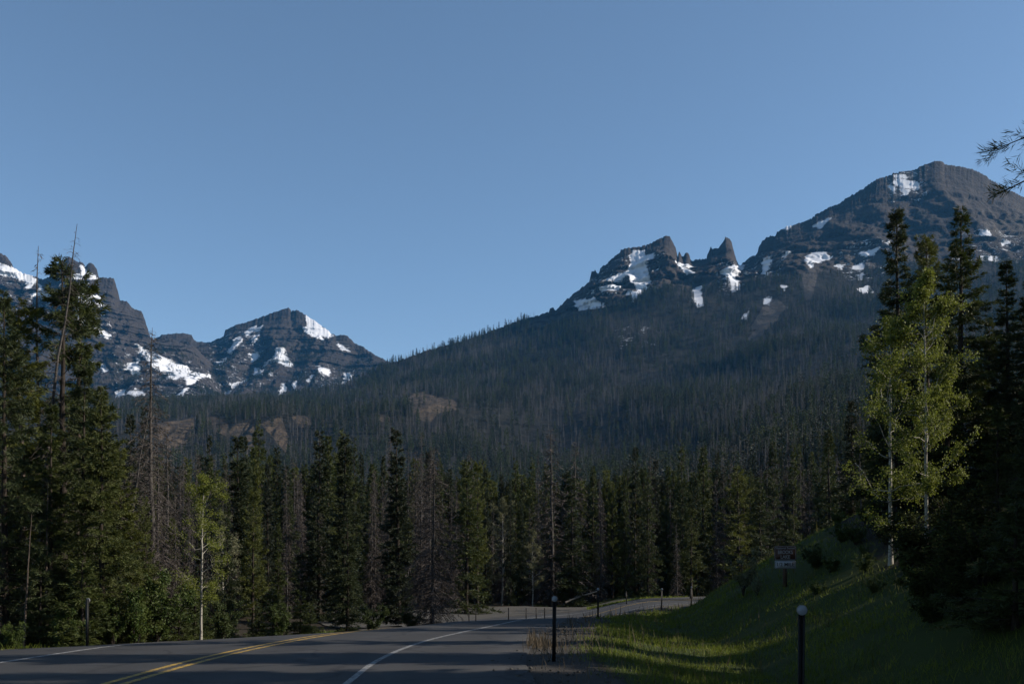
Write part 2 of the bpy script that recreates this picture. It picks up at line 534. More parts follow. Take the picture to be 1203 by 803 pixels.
SNOW = {
 'A': [[(-60, 300), (0, 309), (15, 315), (38, 324), (42, 329), (40, 331), (36, 338), (31, 337), (32, 330), (22, 328), (14, 322), (0, 319), (-60, 322)],
       [(45, 334), (52, 340), (58, 345), (50, 349), (38, 345), (36, 343), (48, 343)],
       [(95, 312), (98, 313), (103, 321), (114, 325), (113, 328), (90, 328), (88, 325), (99, 323)],
       [(101, 336), (104, 335), (108, 342), (104, 344), (98, 340)],
       [(78, 347), (92, 348), (93, 351), (82, 351)], [(97, 348.5), (117, 350), (119, 353), (100, 352)],
       [(105, 357), (120, 359), (128, 362), (122, 363), (107, 360)],
       [(92, 362), (104, 366), (112, 370), (110, 373), (100, 370), (90, 368)],
       [(88, 371), (100, 376), (118, 385), (135, 397), (130, 398), (112, 390), (96, 380), (88, 374)],
       [(110, 426), (120, 428), (126, 435), (118, 436), (112, 431)],
       [(165, 408), (172, 412), (185, 418), (200, 424), (214, 428), (217, 432), (212, 440), (205, 446), (200, 444), (196, 438), (185, 434), (178, 426), (168, 418)],
       [(150, 428), (160, 423), (166, 430), (163, 440), (152, 437)], [(212, 438), (222, 434), (238, 437), (228, 444), (219, 450), (213, 444)],
       [(135, 458), (146, 457), (147, 462), (136, 463)], [(152, 461), (168, 459), (170, 463), (158, 465)], [(120, 470), (130, 478), (122, 478)],
       [(208, 460), (216, 455), (220, 451), (219, 456), (210, 462)]],
 'B': [[(360, 370), (364, 372), (371, 377), (378, 384), (387, 390), (391, 394), (386, 396), (378, 394), (380, 399), (370, 395), (358, 389), (356, 385), (362, 384), (360, 376)],
       [(329, 412), (336, 411.5), (337, 420), (343, 428), (338, 430), (325, 424), (312, 431), (310, 430), (322, 421)],
       [(290, 389), (302, 384), (296, 391), (291, 395)], [(301, 388), (310, 384), (306, 389)], [(300, 396), (306, 393), (304, 398), (298, 402)],
       [(275, 405), (283, 396), (288, 400), (280, 410), (272, 416), (268, 414)],
       [(298, 431), (312, 436), (308, 440), (298, 440)], [(377, 433), (388, 435), (386, 440), (378, 438)],
       [(403, 436), (412, 440), (404, 450), (398, 448)], [(268, 451), (284, 444), (288, 446), (272, 454)], [(325, 458), (334, 450), (332, 458), (326, 464)],
       [(256, 460), (268, 458), (264, 463)], [(345, 452), (350, 449), (347, 457)], [(362, 446), (368, 442), (366, 450)], [(398, 404), (408, 409), (402, 410)],
       [(265, 420), (262, 428), (254, 425)], [(292, 416), (300, 414), (294, 424)]],
 'C': [[(744, 295), (756, 295), (757, 300), (768, 300), (766, 305), (758, 310), (757, 317), (762, 322), (765, 328), (758, 334), (759, 341), (750, 345), (743, 352), (740, 346), (736, 343), (746, 341), (748, 334), (742, 329), (738, 324), (726, 331), (713, 332), (728, 325), (740, 319), (742, 309), (740, 303)],
       [(676, 355), (695, 353), (709, 358), (702, 360), (684, 364), (677, 360)], [(707, 343), (730, 335), (722, 341), (710, 343)],
       [(793, 312), (806, 310), (813, 314), (804, 317), (812, 326), (806, 324), (798, 317)],
       [(848, 322), (858, 319), (870, 310), (874, 312), (868, 320), (864, 326), (869, 340), (861, 343), (857, 336), (852, 327)],
       [(814, 340), (824, 337), (823, 345), (826, 355), (820, 358), (815, 350)],
       [(900, 306), (906, 303), (902, 318), (898, 326), (895, 322)], [(917, 303), (925, 298), (922, 304)],
       [(898, 351), (906, 349), (903, 354), (898, 355)],
       [(918, 338), (924, 337), (922, 341)], [(872, 370), (880, 364), (878, 371)]],
 'D': [[(944, 308), (948, 303), (958, 296), (968, 296), (976, 301), (966, 304), (958, 309), (951, 315), (946, 312)],
       [(1050, 206), (1063, 205), (1065, 209), (1052, 209)], [(1050, 213), (1058, 211), (1072, 213), (1080, 216), (1078, 221), (1062, 221), (1052, 217)],
       [(1058, 222), (1068, 224), (1064, 229), (1061, 226)], [(1046, 218), (1050, 220), (1051, 225), (1047, 223)],
       [(1011, 296), (1027, 293), (1024, 299), (1016, 300)], [(1004, 310), (1018, 306), (1016, 312), (1006, 313)],
       [(1036, 288), (1044, 286), (1042, 291)], [(983, 310), (992, 309), (990, 313)], [(1148, 275), (1160, 275), (1158, 279), (1150, 278)],
       [(1154, 301), (1174, 303), (1172, 306), (1155, 305)], [(1120, 302), (1134, 303), (1133, 305.5), (1121, 305)], [(1008, 338), (1020, 332), (1025, 338), (1014, 343)],
       [(955, 267), (970, 259), (976, 258), (962, 268)], [(917, 268), (930, 264), (926, 269)], [(1175, 284), (1183, 286), (1178, 289)], [(1006, 320), (1014, 318), (1012, 323)]],
}
PATCHY = {
 'A': [[(140, 412), (180, 408), (222, 424), (258, 440), (250, 464), (150, 472), (128, 450)], [(60, 330), (130, 345), (138, 400), (90, 392), (40, 350)], [(-60, 318), (40, 330), (60, 370), (-60, 372)]],
 'B': [[(340, 434), (380, 428), (428, 434), (420, 454), (338, 462)], [(246, 398), (300, 386), (312, 410), (262, 446), (236, 446)], [(250, 444), (300, 430), (330, 440), (300, 460), (250, 466)], [(200, 428), (250, 420), (250, 450), (210, 460)]],
 'C': [[(880, 298), (926, 292), (912, 330), (884, 330)], [(985, 286), (1048, 280), (1044, 322), (992, 326)], [(1040, 204), (1092, 200), (1088, 234), (1046, 236)], [(690, 318), (742, 298), (780, 300), (775, 340), (690, 350)], [(720, 385), (760, 380), (770, 405), (730, 412)], [(1130, 272), (1203, 268), (1203, 308), (1120, 306)], [(840, 312), (880, 305), (872, 345), (846, 345)]],
}
CLAY = [[(190, 497), (222, 495), (220, 505), (214, 518), (206, 530), (196, 528), (192, 512)],
        [(250, 494), (264, 495), (284, 508), (290, 520), (280, 516), (262, 507)], [(278, 500), (290, 498), (300, 508), (294, 516)],
        [(312, 505), (330, 500), (336, 520), (334, 535), (326, 525)], [(346, 494), (358, 492), (364, 500), (354, 504)], [(288, 530), (300, 526), (303, 536), (292, 540)],
        [(486, 472), (498, 466), (512, 471), (528, 480), (530, 489), (512, 494), (506, 501), (494, 498), (488, 486)],
        [(441, 496), (454, 496), (456, 504), (446, 503)]]
CLAY = [[(sum(p[0] for p in q) / len(q) + (a - sum(p[0] for p in q) / len(q)) * 1.35, sum(p[1] for p in q) / len(q) + (b - sum(p[1] for p in q) / len(q)) * 1.25) for a, b in q] for q in CLAY]
TALUS = [[(878, 395), (890, 382), (905, 370), (916, 362), (914, 372), (898, 386), (888, 398)], [(880, 384), (888, 372), (902, 352), (912, 350), (926, 360), (908, 372), (896, 382)],
         [(990, 296), (1012, 290), (1026, 298), (1010, 304), (996, 302)], [(1020, 300), (1044, 298), (1040, 312), (1024, 314)],
         [(1150, 262), (1200, 254), (1203, 272), (1160, 276)], [(1040, 210), (1052, 206), (1060, 232), (1044, 234)], [(942, 316), (962, 312), (954, 350), (946, 350)]]

def sheet(name, px, layers, label, snow, patchy, rock_from, amp, seed, clay=(), talus=(), rocky=1.0, noise_floor=8, rkx=None):
    """A mountain as a height field: layers run from its foot over the crest and down the far side.
       layer = (depth fn, image-height fn, rows to the next layer); far-side layers give depth and a drop in metres"""
    px = np.asarray(px, float)
    PX, PY, YY, LV = [], [], [], []
    for k in range(len(layers) - 1):
        (d0, y0, n), (d1, y1, _) = layers[k], layers[k + 1]
        for j in range(n + (k == len(layers) - 2)):
            t = j / n
            YY.append(d0(px) * (1 - t) + d1(px) * t)
            ya = y1(px)
            if k == len(layers) - 2:
                w_ = np.hanning(27); w_ /= w_.sum()
                sm = np.convolve(np.pad(ya, 13, mode='edge'), w_, 'valid')
                PY.append(y0(px) * (1 - t) + sm * t + (ya - sm) * t ** 3.5)
            else:
                PY.append(y0(px) * (1 - t) + ya * t)
            PX.append(px); LV.append(np.full(px.shape, k + t))
    PX, PY, YY, LV = map(np.array, (PX, PY, YY, LV))
    V = P(PX, PY, YY)
    crest = len(layers) - 1
    rf = rock_from(PX) if callable(rock_from) else rock_from
    rk = sstep(rf, rf + .25, LV) * rocky
    if rkx is not None: rk = rk * rkx(PX)
    q = V / 1000.0
    # rock relief: strata ledges and vertical flutes pushed along the depth axis
    wob = fbm(V / 160.0 + seed, 3)
    zz = V[..., 2] + 9 * wob
    saw = lambda z, p: (np.mod(z / p, 1.0) - .5)
    led = saw(zz, 62) * .65 + saw(zz + 11, 27) * .35
    flute = fbm(V / np.array([46., 90., 240.]) + seed * 2, 4, True) - .9
    lump = fbm(V / 120.0 + seed * 3, 4)
    spur = .9 - fbm(V / np.array([230., 900., 620.]) + seed * 6, 3, True)
    fine = fbm(V / np.array([15., 30., 22.]) + seed * 4, 3)
    near_crest = sstep(crest, crest - .5, LV)
    pxf = interp([(-200, 1), (840, 1), (960, .5), (1500, .5)])(PX) if len(px) > 1000 else 1.0
    dY = rk * amp * pxf * (led * .9 - flute * .45 + spur * 1.9 + lump * .25 + fine * .20) * (.08 + .92 * near_crest)
    dX = rk * amp * (.35 * fbm(V / 70.0 + seed * 5, 3) * near_crest + .06 * fine)
    # soil slopes: gullies and humps
    gul = fbm(np.stack([V[..., 0] / 190, V[..., 1] / 420, 0 * V[..., 0] + seed], -1), 4)
    far = sstep(150, 700, V[..., 1])
    dZ = (1 - rk) * noise_floor * gul * far * sstep(crest, crest - .4, LV)
    cl = union(PX, PY, clay) if clay else np.full(PX.shape, -30.)
    clm = sstep(-3, 2, cl)
    dY = dY + clm * 4 * (fbm(V / np.array([16., 60., 140.]) + 3, 2, True) - .8)
    V[..., 1] += dY
    V[..., 0] += dX + dY * 0.12
    V[..., 2] += dZ
    nr_, nc_ = PX.shape
    # far side of the mountain
    back = []
    last = V[-1]
    for d, dr in ((40, 20), (160, 120), (420, 330), (900, 700)):
        b = last.copy(); b[:, 1] += d; b[:, 0] *= (1 + d / 6000); b[:, 2] = np.maximum(b[:, 2] - dr, -12)
        back.append(b[None])
    Vf = np.concatenate([V] + back)
    n = nr_ + 4
    ix = np.arange(n * nc_).reshape(n, nc_)
    gg = Geo()
    gg.add(Vf, np.stack([ix[:-1, :-1], ix[:-1, 1:], ix[1:, 1:], ix[1:, :-1]], -1).reshape(-1, 4))
    me = gg.mesh(name, False)
    pad = lambda a, v: np.concatenate([a, np.full((4, nc_), v)])
    sn = union(PX, PY, snow)
    attr(me, 'snow', pad(np.maximum(sn, np.minimum(union(PX, PY, patchy) * .5 - 2.4, -2.35)), -30.))
    attr(me, 'rock', pad(rk, 1.))
    attr(me, 'clay', pad(clm, 0.))
    tl = union(PX, PY, talus) if talus else np.full(PX.shape, -30.)
    attr(me, 'talus', pad(sstep(-4, 3, tl), 0.))
    o = obj(name, me, M['mountain'])
    tag(o, label, 'mountain', kind='structure')
    return dict(V=V, PX=PX, PY=PY, LV=LV, rk=rk, snow=union(PX, PY, snow), clay=cl, talus=tl, obj=o)

def jag(pts, amp, seed, freq=.35):
    f = interp(pts)
    def fn(x):
        p = np.stack([x * freq, 0 * x + seed, 0 * x], -1)
        return f(x) + amp * (fbm(p, 3) + .3 * np.sign(perlin(p * 1.7)) )
    return fn
K = lambda v: (lambda x: np.full(np.shape(x), float(v)))

A_crest = [(-140, 262), (-80, 276), (-40, 288), (0, 297), (6, 300), (12, 307), (16, 314), (25, 320), (38, 324), (50, 328), (58, 325), (66, 312), (74, 305), (81, 302), (88, 306), (93, 308),
           (98, 309), (101, 314), (105, 309), (111, 311), (114, 317), (117, 326), (134, 327), (138, 340), (141, 353), (150, 354), (155, 361), (166, 366), (170, 374), (175, 390), (177, 396), (183, 400), (190, 396), (200, 398), (230, 408), (250, 428), (280, 468)]
mtnA = sheet('mountain', np.arange(-140, 280, 1.0),
    [(K(2300), K(500), 12), (K(2700), interp([(-140, 468), (150, 470), (215, 462), (280, 490)]), 60),
     (interp([(-140, 3000), (60, 3080), (120, 3150), (180, 3240), (280, 3300)]), interp([(-140, 372), (0, 372), (60, 384), (100, 394), (140, 404), (178, 404), (230, 416), (280, 478)]), 110),
     (interp([(-140, 3190), (60, 3260), (120, 3310), (177, 3350), (280, 3420)]), jag(A_crest, 1.0, 3.1), 1)],
    'cliff banded mountain with snow ledges behind the tall roadside conifers', SNOW['A'], PATCHY['A'], 1.05, 32, 11.0, noise_floor=22)
B_crest = [(120, 430), (150, 412), (176, 400), (183, 397), (190, 393.5), (200, 392), (215, 391.5), (225, 393), (227, 398), (231, 401), (246, 402), (256, 398), (263, 395), (265, 388), (273, 384), (280, 381), (287, 379),
           (300, 375), (315, 369), (330, 364), (336, 362), (340, 361.5), (342, 365), (348, 364), (355, 367), (362, 372), (370, 377), (380, 384), (390, 392), (396, 394), (404, 393), (410, 396),
           (415, 402), (425, 406), (432, 411), (440, 416), (455, 424), (470, 429), (500, 444), (540, 470)]
mtnB = sheet('mountain', np.arange(120, 540, 1.0),
    [(K(2500), K(500), 10), (K(2900), interp([(120, 480), (300, 480), (540, 485)]), 40),
     (interp([(120, 3500), (540, 3300)]), interp([(120, 450), (200, 420), (250, 424), (300, 430), (360, 428), (420, 436), (470, 446), (540, 478)]), 90),
     (interp([(120, 3700), (340, 3820), (460, 3500), (540, 3400)]), jag(B_crest, .9, 8.7), 1)],
    'dark pyramid peak with bright snow near its top, left of the valley gap', SNOW['B'], PATCHY['B'], .95, 22, 23.0, noise_floor=20)

C_crest = [(380, 466), (420, 446), (450, 429), (462, 425), (475, 421), (500, 412), (530, 404), (560, 395), (590, 384), (610, 376), (630, 371), (645, 366), (647, 361), (650, 361), (652, 365), (658, 360), (665, 353), (675, 344), (685, 337),
           (690, 333), (693, 331), (694.5, 319), (699, 317), (702, 322), (706, 313), (715, 308), (722, 301), (727, 298), (730, 293), (740, 291), (750, 290), (760, 288), (770, 283), (778, 278.5), (783, 276), (786.5, 277), (790, 283),
           (794, 291), (796, 303), (798, 294.5), (799.5, 295), (801, 301), (803.5, 301), (806, 296), (809, 297), (813, 307), (818, 304), (825, 304.5), (830, 303), (833, 294), (835, 288.5), (837, 292.5), (845, 290), (849, 285), (852.5, 278),
           (857, 279.5), (860, 284), (862, 294), (866, 308), (869, 312), (876, 307), (882, 301), (889, 298.5), (892, 288), (897, 281), (905, 277), (911, 277), (912, 273), (920, 268), (930, 265), (940, 262), (952, 257),
           (960, 251), (975, 243), (985, 240), (1000, 229), (1015, 221), (1025, 213), (1033, 209), (1045, 206), (1050, 203.5), (1058, 202), (1074, 200), (1082, 195.5), (1090, 192.5), (1097, 190), (1103, 189), (1110, 193),
           (1120, 195), (1130, 196), (1143, 199), (1155, 205), (1165, 212), (1175, 218), (1183, 223), (1190, 225), (1203, 231), (1240, 248), (1300, 272), (1420, 330)]
def hills_crest(x):
    c = jag(C_crest, 1.3, 5.2, .5)(x)
    low = interp([(-140, 470), (100, 470), (190, 470), (300, 468), (370, 466), (385, 464)])(x)
    return np.where(x < 384, np.maximum(low, 0), c)
T = [-140, 190, 350, 500, 650, 800, 950, 1100, 1300, 1420]
tb = lambda ys: interp(list(zip(T, ys)))
def y_near(x):
    kx, _ = proj_dir(x, 690)
    X = kx * 150
    z = base_z(X, np.full_like(X, 150.)) - .5
    return to_px(X, 150., z)[1]
hl = [(K(150), y_near, 10), (K(250), tb([672, 672, 672, 668, 658, 632, 585, 540, 500, 490]), 18), (K(450), tb([630, 630, 630, 628, 612, 578, 525, 482, 445, 435]), 26),
      (K(750), tb([565, 565, 566, 575, 562, 528, 480, 440, 405, 395]), 34), (K(1050), tb([532, 534, 540, 530, 520, 490, 447, 412, 378, 365]), 34),
      (interp([(-140, 1180), (400, 1180), (600, 1300), (1420, 1300)]), tb([496, 494, 493, 490, 486, 460, 421, 392, 358, 346]), 34), (K(1650), tb([482, 481, 479, 458, 448, 424, 388, 362, 332, 330]), 40),
      (K(2050), interp([(-140, 474), (190, 474), (350, 470), (430, 452), (500, 436), (650, 398), (700, 378), (750, 362), (800, 352), (870, 344), (950, 324), (1000, 318), (1100, 312), (1203, 310), (1420, 350)]), 70),
      (interp([(-140, 2100), (384, 2150), (640, 2420), (700, 2480), (1420, 2640)]), hills_crest, 1)]
def build_hills():
    px = np.arange(-140, 1420, 1.25)
    s = sheet('hills', px, hl, 'forested slopes rising to rock spires and a broad dark summit', SNOW['C'] + SNOW['D'], PATCHY['C'], interp([(-140, 8), (640, 7.35), (700, 7.15), (860, 7.1), (940, 6.95), (1100, 6.9), (1420, 7.0)]), 30, 41.0, CLAY, TALUS, noise_floor=14,
              rkx=interp([(-200, 0), (600, 0), (655, 1), (2000, 1)]))
    return s
_sheet = sheet
def sheet_hills():
    global sheet
    return build_hills()
hills = sheet_hills()

# ------------------------------------------------------------------ tree makers
def rot_rand(n, r):
    v = r.normal(size=(n, 3)); return v / np.linalg.norm(v, axis=1)[:, None]
def nrm(v):
    return v / (np.linalg.norm(v, axis=-1, keepdims=True) + 1e-9)

def trunk_geo(H, r0, r, lean=0.0, k=8, seg=12, bend=0.0, tip=.006):
    t = np.linspace(0, 1, seg)
    wob = np.cumsum(r.normal(size=(seg, 2)), 0) * H * .0022
    pts = np.stack([wob[:, 0] + lean * H * t + bend * H * t**2.2, wob[:, 1], H * t], 1)
    rad = r0 * (1 - t) ** .85 + tip
    rad[0] *= 1.35
    g = Geo(); g.tubes(pts[None], rad[None], k)
    return g, pts

def along(pts, z):
    return np.stack([np.interp(z, pts[:, 2], pts[:, i]) for i in range(3)], 1)

def conifer(seed, H, Rad, z0=.06, per_m=13, prof='spruce', twigs=12, needles=5, L=.15, W=.05, droop=.35, rise=.1, dead_low=.0, r0=None, lean=0.0, gap=.0):
    """returns (trunk geo with bare branch wood, crown geo)"""
    r = np.random.default_rng(seed)
    wood, pts = trunk_geo(H, r0 or .011 * H + .02, r, lean)
    n = int(H * (1 - z0) * per_m)
    t = np.sort(r.random(n) ** 1.02)
    z = H * (z0 + (1 - z0) * t) * .995
    az = np.arange(n) * 2.39996 + r.normal(size=n) * .7
    if prof == 'spruce':
        ln = Rad * ((1 - t) ** .95 * (.80 + .2 * np.minimum(1, t / .12)))
    elif prof == 'fir':
        ln = Rad * (1 - t) ** .95 * (.75 + .25 * np.minimum(1, t / .1))
    else:
        ln = Rad * np.minimum(1, (1 - t) ** .55 * 1.05) * (.45 + .55 * np.minimum(1, t / .35))
    # uneven whorls: bands of longer and shorter limbs
    band = (.95 + .12 * r.random()) * (.86 + .24 * np.abs(np.sin(z * 2 * PI / (.9 if prof != 'pine' else 1.5) + r.random() * 6)))
    sect = .8 + .35 * np.sin(az * 2 + z * 1.1 + r.random() * 6) 
    ln = 1.22 * ln * band * np.clip(sect, .55, 1.2) * r.uniform(.65, 1.15, n) + .10
    if gap:
        keep = r.random(n) > gap * (fbm(np.stack([np.cos(az) * 1.5, np.sin(az) * 1.5, z * .8], 1), 2) > 0)
        z, az, ln, t = z[keep], az[keep], ln[keep], t[keep]; n = len(z)
    up = rise + .75 * t**3 + r.normal(size=n) * .10
    m = 5
    s = np.linspace(0, 1, m)
    o = np.stack([np.cos(az), np.sin(az), 0 * az], 1)
    st = along(pts, z)
    bp = st[:, None] + o[:, None] * (ln[:, None] * s)[..., None]
    bp[..., 2] += ln[:, None] * (up[:, None] * s - droop * s**2 * (1 - .7 * t[:, None]) + .10 * s**4)
    br = (.006 + .012 * ln)[:, None] * (1 - .85 * s)
    wood.tubes(bp, br, 3)
    crown = Geo()
    live = r.random(n) > dead_low * (1 - t) * 2
    b = np.repeat(np.where(live)[0], np.maximum(3, (twigs * (ln[live] / max(Rad, .1)) ** .9 + 2)).astype(int))
    k = len(b)
    u = .05 + .95 * r.random(k) ** .85
    base = st[b] + o[b] * (ln[b] * u)[:, None]
    base[:, 2] += ln[b] * (up[b] * u - droop * u**2 * (1 - .7 * t[b]) + .10 * u**4)
    side = np.stack([-o[b, 1], o[b, 0], 0 * u], 1)
    sg = r.choice([-1, 1], k)
    tl = (.10 + .34 * ln[b] * (1 - .75 * u)) * r.uniform(.6, 1.2, k)
    td = nrm(o[b] * .75 + side * (sg * r.uniform(.2, .95, k))[:, None] + np.array([0, 0, 1]) * (r.normal(size=k) * .22 - .12)[:, None])
    kk = np.repeat(np.arange(k), needles)
    w = r.random(len(kk))
    c = base[kk] + td[kk] * (tl[kk] * w)[:, None] + rot_rand(len(kk), r) * .025
    d = nrm(td[kk] + rot_rand(len(kk), r) * .75)
    sd = nrm(np.cross(d, rot_rand(len(kk), r)))
    crown.diamonds(c, d, sd, L * r.uniform(.6, 1.3, len(kk)), W * r.uniform(.6, 1.4, len(kk)))
    return wood, crown

def dead_conifer(seed, H, Rad, z0=.05, per_m=16, twigs=9, droop=.55, rise=.05, TW=.014, lean=0.0, bend=0.0, k=7, r0=None, sparse=0.0, L=.30):
    r = np.random.default_rng(seed)
    trunk, pts = trunk_geo(H, r0 or .010 * H + .02, r, lean, k, 14, bend)
    n = int(H * (1 - z0) * per_m)
    t = np.sort(r.random(n)); z = H * (z0 + (1 - z0) * t) * .99
    az = np.arange(n) * 2.39996 + r.normal(size=n)
    ln = Rad * (1 - t) ** .75 * r.uniform(.35, 1.1, n) * (1 - sparse * r.random(n)) + .10
    up = rise + .5 * t**3 + r.normal(size=n) * .12
    m = 5; s = np.linspace(0, 1, m)
    o = np.stack([np.cos(az), np.sin(az), 0 * az], 1)
    st = along(pts, z)
    bp = st[:, None] + o[:, None] * (ln[:, None] * s)[..., None]
    bp[..., 2] += ln[:, None] * (up[:, None] * s - droop * s**2)
    br = Geo()
    br.tubes(bp, (.005 + .010 * ln)[:, None] * (1 - .8 * s), 3)
    b = np.repeat(np.arange(n), np.maximum(2, (twigs * ln / Rad + 1)).astype(int))
    q = len(b); u = .15 + .85 * r.random(q)
    base = st[b] + o[b] * (ln[b] * u)[:, None]
    base[:, 2] += ln[b] * (up[b] * u - droop * u**2)
    side = np.stack([-o[b, 1], o[b, 0], 0 * u], 1) * r.choice([-1, 1], q)[:, None]
    d = nrm(o[b] * .5 + side * r.uniform(.2, 1, q)[:, None] + np.array([0, 0, -1.]) * r.uniform(-.2, .9, q)[:, None])
    br.diamonds(base, d, nrm(np.cross(d, rot_rand(q, r))), L * r.uniform(.4, 1.3, q) * (.4 + .6 * ln[b] / Rad), np.full(q, TW) * r.uniform(.6, 1.4, q))
    return trunk, br

def aspen(seed, H, Rad, leaves=9000, z0=.25, leaf=.075, lean=0.0, density_top=1.0, bare=False):
    r = np.random.default_rng(seed)
    trunk, pts = trunk_geo(H, .0055 * H + .018, r, lean, 9, 16, 0, .006)
    n = int(H * 5.5)
    t = np.sort(r.random(n)); z = H * (z0 + (1 - z0) * t) * .985
    az = np.arange(n) * 2.4 + r.normal(size=n) * .6
    ln = Rad * (np.sin(np.clip(t * .8 + .2, 0, 1) * PI) ** .7 * .85 + .25) * r.uniform(.5, 1.15, n) * np.where(t > .85, .55, 1)
    o = np.stack([np.cos(az), np.sin(az), 0 * az], 1)
    m = 6; s = np.linspace(0, 1, m)
    st = along(pts, z)
    bp = st[:, None] + o[:, None] * (ln[:, None] * s)[..., None]
    bp[..., 2] += ln[:, None] * (.75 * s ** .9 + .15 * np.sin(s * 5 + az[:, None])) * (.5 + .6 * t[:, None])
    bp[:, 1:] += r.normal(size=(n, m - 1, 3)) * (.05 * ln)[:, None, None]
    trunk.tubes(bp, (.004 + .010 * ln)[:, None] * (1 - .8 * s), 4)
    nt = n * 7
    b = r.integers(0, n, nt); u = .3 + .7 * r.random(nt)
    f = u * (m - 1); i = np.minimum(f.astype(int), m - 2); fr = (f - i)[:, None]
    base = bp[b, i] * (1 - fr) + bp[b, i + 1] * fr
    td = nrm(o[b] * .5 + rot_rand(nt, r) * .8 + np.array([0, 0, .45]))
    tl = ln[b] * r.uniform(.12, .38, nt)
    tp = base[:, None] + td[:, None] * (tl[:, None] * np.linspace(0, 1, 3))[..., None]
    trunk.tubes(tp, np.broadcast_to(np.array([.006, .004, .002]), (nt, 3)), 3)
    crown = Geo()
    k = r.integers(0, nt, leaves)
    c = base[k] + td[k] * (tl[k] * r.random(leaves) * 1.1)[:, None] + rot_rand(leaves, r) * (r.random(leaves) * .26)[:, None]
    d = nrm(rot_rand(leaves, r) + np.array([0, 0, -.35]))
    crown.diamonds(c, d, nrm(np.cross(d, rot_rand(leaves, r))), leaf * r.uniform(.7, 1.3, leaves), leaf * .85 * r.uniform(.7, 1.3, leaves))
    return trunk, crown

def bush_geo(seed, H, Rad, leaves=2500, leaf=.07, stems=14):
    r = np.random.default_rng(seed)
    g = Geo(); m = 5; s = np.linspace(0, 1, m)
    az = r.random(stems) * 2 * PI; out = Rad * r.uniform(.2, 1, stems); hh = H * r.uniform(.55, 1, stems)
    pts = np.zeros((stems, m, 3))
    pts[..., 0] = (np.cos(az) * out)[:, None] * s ** 1.2; pts[..., 1] = (np.sin(az) * out)[:, None] * s ** 1.2; pts[..., 2] = hh[:, None] * s
    pts[:, 1:] += r.normal(size=(stems, m - 1, 3)) * .04
    g.tubes(pts, np.broadcast_to(.014 * (1 - .75 * s), (stems, m)), 4)
    nb = stems * 6
    b = r.integers(0, stems, nb); u = .25 + .75 * r.random(nb); f = u * (m - 1); i = np.minimum(f.astype(int), m - 2); fr = (f - i)[:, None]
    base = pts[b, i] * (1 - fr) + pts[b, i + 1] * fr
    td = nrm(rot_rand(nb, r) + np.array([0, 0, .6])); tl = r.uniform(.1, .35, nb) * Rad
    g.tubes(base[:, None] + td[:, None] * (tl[:, None] * np.linspace(0, 1, 3))[..., None], np.broadcast_to(np.array([.006, .004, .002]), (nb, 3)), 3)
    fo = Geo()
    k = r.integers(0, nb, leaves)
    c = base[k] + td[k] * (tl[k] * r.random(leaves))[:, None] + rot_rand(leaves, r) * (.12 * r.random(leaves))[:, None]
    d = nrm(rot_rand(leaves, r))
    fo.diamonds(c, d, nrm(np.cross(d, rot_rand(leaves, r))), leaf * r.uniform(.6, 1.4, leaves), leaf * .6 * r.uniform(.6, 1.4, leaves))
    return g, fo

PROTO = {}
def proto(key, pair, mats, H, names=('trunk', 'crown')):
    a = pair[0].mesh(names[0], False); a.materials.append(M[mats[0]])
    b = pair[1].mesh(names[1], False); b.materials.append(M[mats[1]])
    PROTO[key] = (a, b, H, names)

def plant(key, name, x, y, H, label, cat, group=None, rz=None, z=None, wide=1.0, tilt=(0, 0)):
    a, b, h0, nm = PROTO[key]
    z = gz(x, y) - .06 if z is None else z
    e = empty(name, (x, y, z))
    s = H / h0
    e.scale = (s * wide, s * wide, s)
    e.rotation_euler = (tilt[0], tilt[1], random.uniform(0, 2 * PI) if rz is None else rz)
    for me, n in ((a, nm[0]), (b, nm[1])):
        obj(n, me, None, e)
    tag(e, label, cat, group)
    return e

# heavy prototypes for trees near the road
proto('spruce_a', conifer(1, 12, 1.9, .03, 20, 'spruce', 30, 14, .15, .026, .42, .12), ('bark', 'spruce'), 12)
proto('spruce_b', conifer(2, 12, 1.6, .05, 20, 'spruce', 28, 14, .15, .026, .40, .10, gap=.1), ('bark', 'spruce'), 12)
proto('spruce_lit', conifer(3, 10, 1.9, .02, 21, 'spruce', 30, 14, .15, .028, .38, .14), ('bark', 'pine'), 10)  # sunlit look put into the colour: lighter pine needles on a spruce
proto('pine_a', conifer(4, 12, 1.5, .16, 17, 'pine', 28, 15, .17, .026, .18, .22, .08, gap=.2), ('polebark', 'pine'), 12)
proto('pine_b', conifer(5, 12, 1.25, .24, 15, 'pine', 26, 15, .17, .026, .22, .2, .1, gap=.3), ('polebark', 'spruce'), 12)
proto('pine_sparse', conifer(6, 12, 1.2, .18, 12, 'pine', 22, 13, .17, .026, .22, .15, .2, gap=.4), ('bark', 'spruce'), 12)
proto('pine_near', conifer(7, 12, 1.6, .40, 9, 'spruce', 16, 34, .11, .008, .45, .05, gap=.3), ('bark', 'spruce'), 12)
